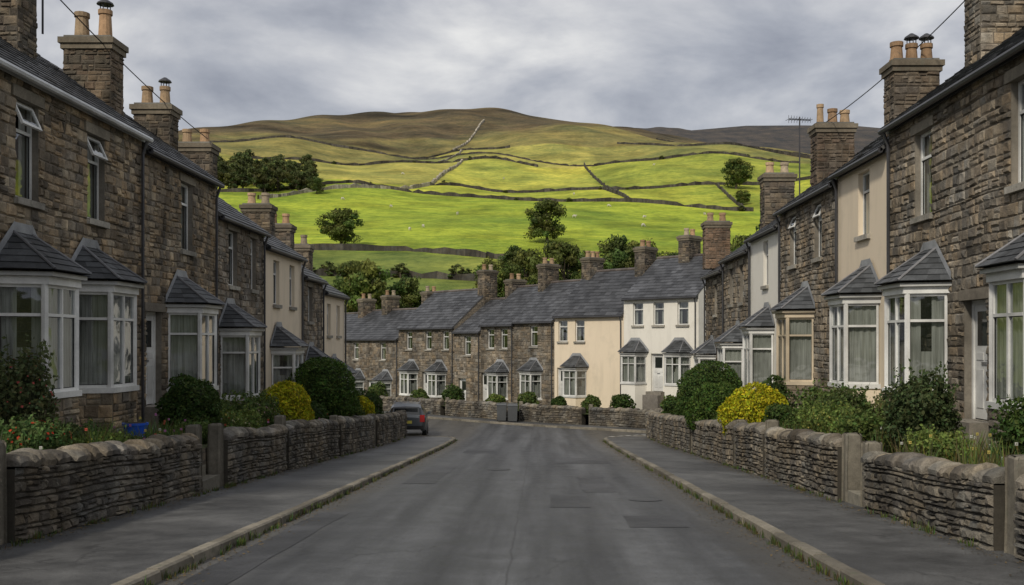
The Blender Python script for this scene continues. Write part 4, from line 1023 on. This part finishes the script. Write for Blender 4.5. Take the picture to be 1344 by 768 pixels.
# ------------------------------------------------------------------ sheep
def skinmesh(name, verts, edges, radii, root, mat, sub_=1):
    me = bpy.data.meshes.new(name); me.from_pydata(verts, edges, []); o = bpy.data.objects.new(name, me); scene.collection.objects.link(o)
    o.modifiers.new('s', 'SKIN')
    for i, r in enumerate(radii): me.skin_vertices[0].data[i].radius = (r, r)
    me.skin_vertices[0].data[root].use_root = True
    ss = o.modifiers.new('d', 'SUBSURF'); ss.levels = sub_; ss.render_levels = sub_
    dg = bpy.context.evaluated_depsgraph_get(); m2 = bpy.data.meshes.new_from_object(o.evaluated_get(dg)); m2.name = name
    bpy.data.objects.remove(o); m2.materials.clear(); m2.materials.append(MATS[mat]); return m2
def sheepm(graze):
    v = [(0, -.42, .68), (0, 0, .70), (0, .36, .68), (0, .58, .72 if not graze else .55), (0, .74, .86 if not graze else .26), (0, .92, .80 if not graze else .10), (0, -.58, .55)]
    r = [.25, .30, .25, .13, .10, .06, .05]; e = [(0, 1), (1, 2), (2, 3), (3, 4), (4, 5), (0, 6)]
    for sx in (-.15, .15):
        n = len(v); v += [(sx, -.42, .45), (sx, -.50, .25), (sx, -.45, .02)]; r += [.10, .055, .04]; e += [(0, n), (n, n+1), (n+1, n+2)]
        n = len(v); v += [(sx, .34, .42), (sx, .36, .22), (sx, .34, .02)]; r += [.09, .05, .04]; e += [(2, n), (n, n+1), (n+1, n+2)]
    return skinmesh('sheep_mesh', v, e, r, 1, 'wool')
SM = [sheepm(True), sheepm(False)]
for x, y in [(-30, 215), (-24, 222), (-44, 240), (-40, 275), (-20, 262), (8, 255), (24, 240), (30, 262), (20, 290), (-58, 290), (12, 335), (45, 270), (-15, 395), (45, 400), (-50, 380)]:
    x += U(-2, 2); y += U(-2, 2); o = bpy.data.objects.new('sheep', R.choice(SM)); scene.collection.objects.link(o)
    o.location = (x, y, hz(x, y)-.03); o.rotation_euler = (0, 0, U(0, 6.28)); o.scale = (.85,)*3

# ------------------------------------------------------------------ car
def car(x, y, rot):
    e = empty('parked_car'); m = MB()
    S = [(-2.08, .66, .42, .70, .80, .62, .86), (-2.0, .78, .30, .82, .86, .66, .98), (-1.88, .82, .25, .85, .92, .62, 1.32), (-1.55, .84, .22, .86, .93, .60, 1.44), (-.6, .85, .20, .87, .93, .62, 1.50), (.3, .85, .20, .87, .92, .60, 1.46),
         (.75, .85, .20, .86, .92, .62, 1.22), (1.15, .84, .20, .85, .92, .68, .98), (1.7, .82, .24, .82, .84, .66, .88), (2.0, .74, .30, .76, .68, .6, .74), (2.1, .62, .38, .66, .58, .5, .62)]
    rings = []
    for (yy_, a, za, b_, zb, c, zc) in S:
        zm = za+(zb-za)*.5
        rings.append([(-a*.85, yy_, za), (-a, yy_, za+.08), (-b_*1.01, yy_, zm), (-b_, yy_, zb), (-c-.02, yy_, zc-.06), (-c+.08, yy_, zc), (0, yy_, zc+.03), (c-.08, yy_, zc), (c+.02, yy_, zc-.06), (b_, yy_, zb), (b_*1.01, yy_, zm), (a, yy_, za+.08), (a*.85, yy_, za)])
    for i in range(len(rings)-1):
        for j in range(12):
            g = 'car_paint'
            if j in (3, 8) and 2 <= i <= 6: g = 'car_glass'
            if i == 1 and 4 <= j <= 7: g = 'car_glass'
            if i in (5, 6) and 4 <= j <= 7: g = 'car_glass'
            m.face([rings[i][j], rings[i][j+1], rings[i+1][j+1], rings[i+1][j]], g)
    m.face(rings[0], 'car_paint'); m.face(rings[-1], 'car_paint')
    m.build('body', e, smooth=False)
    w = MB()
    for sx in (-1, 1):
        for yy_ in (-1.3, 1.32):
            w.tube((sx*.68, yy_, .31), (sx*.875, yy_, .31), .31, 'rubber', k=20); w.tube((sx*.86, yy_, .31), (sx*.885, yy_, .31), .2, 'alloy', k=12)
    w.build('wheels', e)
    d = MB(); F0 = Fr((0, 0), (1, 0), (0, 1))
    for sx in (-1, 1):
        a, b_ = sorted((sx*.60, sx*.80)); d.box(F0, a, b_, -2.09, -1.93, .68, .98, 'tail_light')
        a, b_ = sorted((sx*.86, sx*1.0)); d.box(F0, a, b_, .52, .66, .92, 1.04, 'car_paint')
    d.box(F0, -.26, .26, -2.11, -2.08, .62, .74, 'paint', (.7, .6, .1)); d.box(F0, -.74, .74, -2.14, -2.0, .36, .52, 'rubber')
    d.box(F0, -.5, .5, -1.96, -1.94, 1.02, 1.27, 'car_glass'); d.box(F0, -.86, .86, -.02, .02, .93, 1.0, 'car_paint')
    for sx in (-.55, .55): d.tube((sx, -1.4, 1.50), (sx, .2, 1.53), .016, 'alloy')
    d.build('lights_and_trim', e)
    e.location = (x, y, rz(y)+.0); e.scale = (1.08, 1.08, 1.08); e.rotation_euler = (math.atan((rz(y+1)-rz(y-1))/2), 0, rot)
car(-6.3, 48.0, math.radians(5))

# ------------------------------------------------------------------ pots, bins, aerials, cables
m = MB(); px, py = -6.95, 17.1; pz = L_(py)+.14
m.tube((px, py, pz), (px, py, pz+.34), .15, 'plastic', (.01, .08, .5), 16, .2); m.tube((px, py, pz+.34), (px, py, pz+.38), .215, 'plastic', (.01, .09, .55), 16)
m.tube((px, py, pz+.381), (px, py, pz+.384), .18, 'soil', (.04, .03, .02), 16)
m.box(WF, px-.25, px+.25, py-.25, py+.25, pz-.3, pz-.002, 'stone_pale', (.2, .18, .15)); m.build('blue_plant_pot')
m = MB(); m.tube((-6.9, 13.9, L_(13.9)), (-6.9, 13.9, L_(13.9)+.3), .12, 'plastic', (.02, .05, .2), 14, .16); m.build('blue_plant_pot')
def bin_(x, y):
    m = MB(); z = rz(y)+.105; c = (.08, .085, .09)
    m.hexa([(x-.24, y-.28, z+.06), (x+.24, y-.28, z+.06), (x+.24, y+.25, z+.06), (x-.24, y+.25, z+.06), (x-.29, y-.36, z+.95), (x+.29, y-.36, z+.95), (x+.29, y+.33, z+.95), (x-.29, y+.33, z+.95)], 'plastic', c)
    m.hexa([(x-.31, y-.39, z+.952), (x+.31, y-.39, z+.952), (x+.31, y+.36, z+.952), (x-.31, y+.36, z+.952), (x-.25, y-.3, z+1.03), (x+.25, y-.3, z+1.03), (x+.28, y+.36, z+1.06), (x-.28, y+.36, z+1.06)], 'plastic', (.09, .095, .1))
    for sx in (-.26, .26): m.tube((x+sx-.03, y+.25, z+.1), (x+sx+.03, y+.25, z+.1), .1, 'rubber', k=12)
    m.tube((x-.25, y+.4, z+.98), (x+.25, y+.4, z+.98), .02, 'plastic', c); m.build('wheelie_bin')
bin_(-1.45, 57.0); bin_(-2.1, 57.6)
def aerial(x, y, z, h, rot=0.3, sz=1.):
    m = MB()
    m.tube((x, y, z), (x, y, z+h), .022, 'metal_dark'); dx, dy = math.cos(rot)*sz, math.sin(rot)*sz
    m.tube((x-dx*.5, y-dy*.5, z+h-.08), (x+dx*.5, y+dy*.5, z+h-.08), .014, 'metal_dark')
    for k in range(9):
        t = -.5+k*.125; l = .28-.012*k
        m.tube((x+dx*t-dy*l, y+dy*t+dx*l, z+h-.08), (x+dx*t+dy*l, y+dy*t-dx*l, z+h-.08), .008, 'metal_dark', k=5)
        m.tube((x+dx*t, y+dy*t, z+h-.08-l*.45), (x+dx*t, y+dy*t, z+h-.08+l*.45), .007, 'metal_dark', k=5)
    m.tube((x, y, z+h*.55), (x+dx*.3, y+dy*.3, z+h*.55), .012, 'metal_dark')
    m.build('tv_aerial')
aerial(8.35, 31.6, 6.3, 2.6, .2, .75); aerial(-10.1, 20.2, 8.0, 1.5, .6, .7)
def cable(p, q, sag=.3, r=.013):
    m = MB(); p = Vector(p); q = Vector(q); pr = None
    for i in range(17):
        t = i/16; v = p.lerp(q, t); v.z -= sag*4*t*(1-t)
        if pr: m.tube(pr, v, r, 'rubber', k=5, caps=False)
        pr = v
    m.build('overhead_cable')
cable((-9.4, 18.6, 8.6), (-10.2, 30.6, 8.0), .15); cable((9.0, 20.0, 9.0), (8.6, 30, 8.3), .2)

# ------------------------------------------------------------------ world and sun
S = Vector((-.30, -.62, .58)).normalized()
el = math.asin(S.z); az = math.atan2(S.x, S.y)
w = bpy.data.worlds.new('World'); scene.world = w; w.use_nodes = True; nt = w.node_tree
bg = nt.nodes['Background']
sky = nd(nt, 'ShaderNodeTexSky', sky_type='NISHITA', sun_disc=False, sun_elevation=el, sun_rotation=az)
tc = nd(nt, 'ShaderNodeTexCoord').outputs['Generated']
sp = nd(nt, 'ShaderNodeSeparateXYZ', {0: tc})
zz = math_(nt, 'ADD', math_(nt, 'MAXIMUM', sp.outputs[2], 0.), .24)
cv = nd(nt, 'ShaderNodeCombineXYZ', {0: math_(nt, 'DIVIDE', sp.outputs[0], zz), 1: math_(nt, 'DIVIDE', sp.outputs[1], zz), 2: 0.}).outputs[0]
f = noi(nt, cv, 2.1, 12, .56, .25)
f2 = noi(nt, cv, .95, 4, .5)
ff = math_(nt, 'ADD', math_(nt, 'MULTIPLY', f, .55), math_(nt, 'MULTIPLY', f2, .45))
cl = ramp(nt, ff, [(.40, (3.1, 3.25, 3.75)), (.46, (4.3, 4.45, 4.9)), (.52, (5.9, 5.95, 6.2)), (.60, (8.6, 8.5, 8.3))])
cl = mixc(nt, .1, cl, sky.outputs[0])
nt.links.new(cl, bg.inputs['Color']); bg.inputs['Strength'].default_value = .1
ld = bpy.data.lights.new('sun', 'SUN'); ld.energy = 2.6; ld.angle = math.radians(5); ld.color = (1., .92, .78)
lo = bpy.data.objects.new('sun', ld); scene.collection.objects.link(lo); lo.rotation_euler = (-S).to_track_quat('-Z', 'Y').to_euler()

cd = bpy.data.cameras.new('camera'); co = bpy.data.objects.new('camera', cd); scene.collection.objects.link(co)
co.location = (0, 0, 1.7); co.rotation_euler = (math.radians(90), 0, 0)
cd.sensor_width = 36; cd.lens = 1300/1344*36; cd.shift_x = -34/1344; cd.shift_y = 66/1344; cd.clip_end = 9000; cd.clip_start = .1
scene.camera = co
scene.view_settings.view_transform = 'Standard'; scene.view_settings.look = 'None'; scene.view_settings.exposure = 0
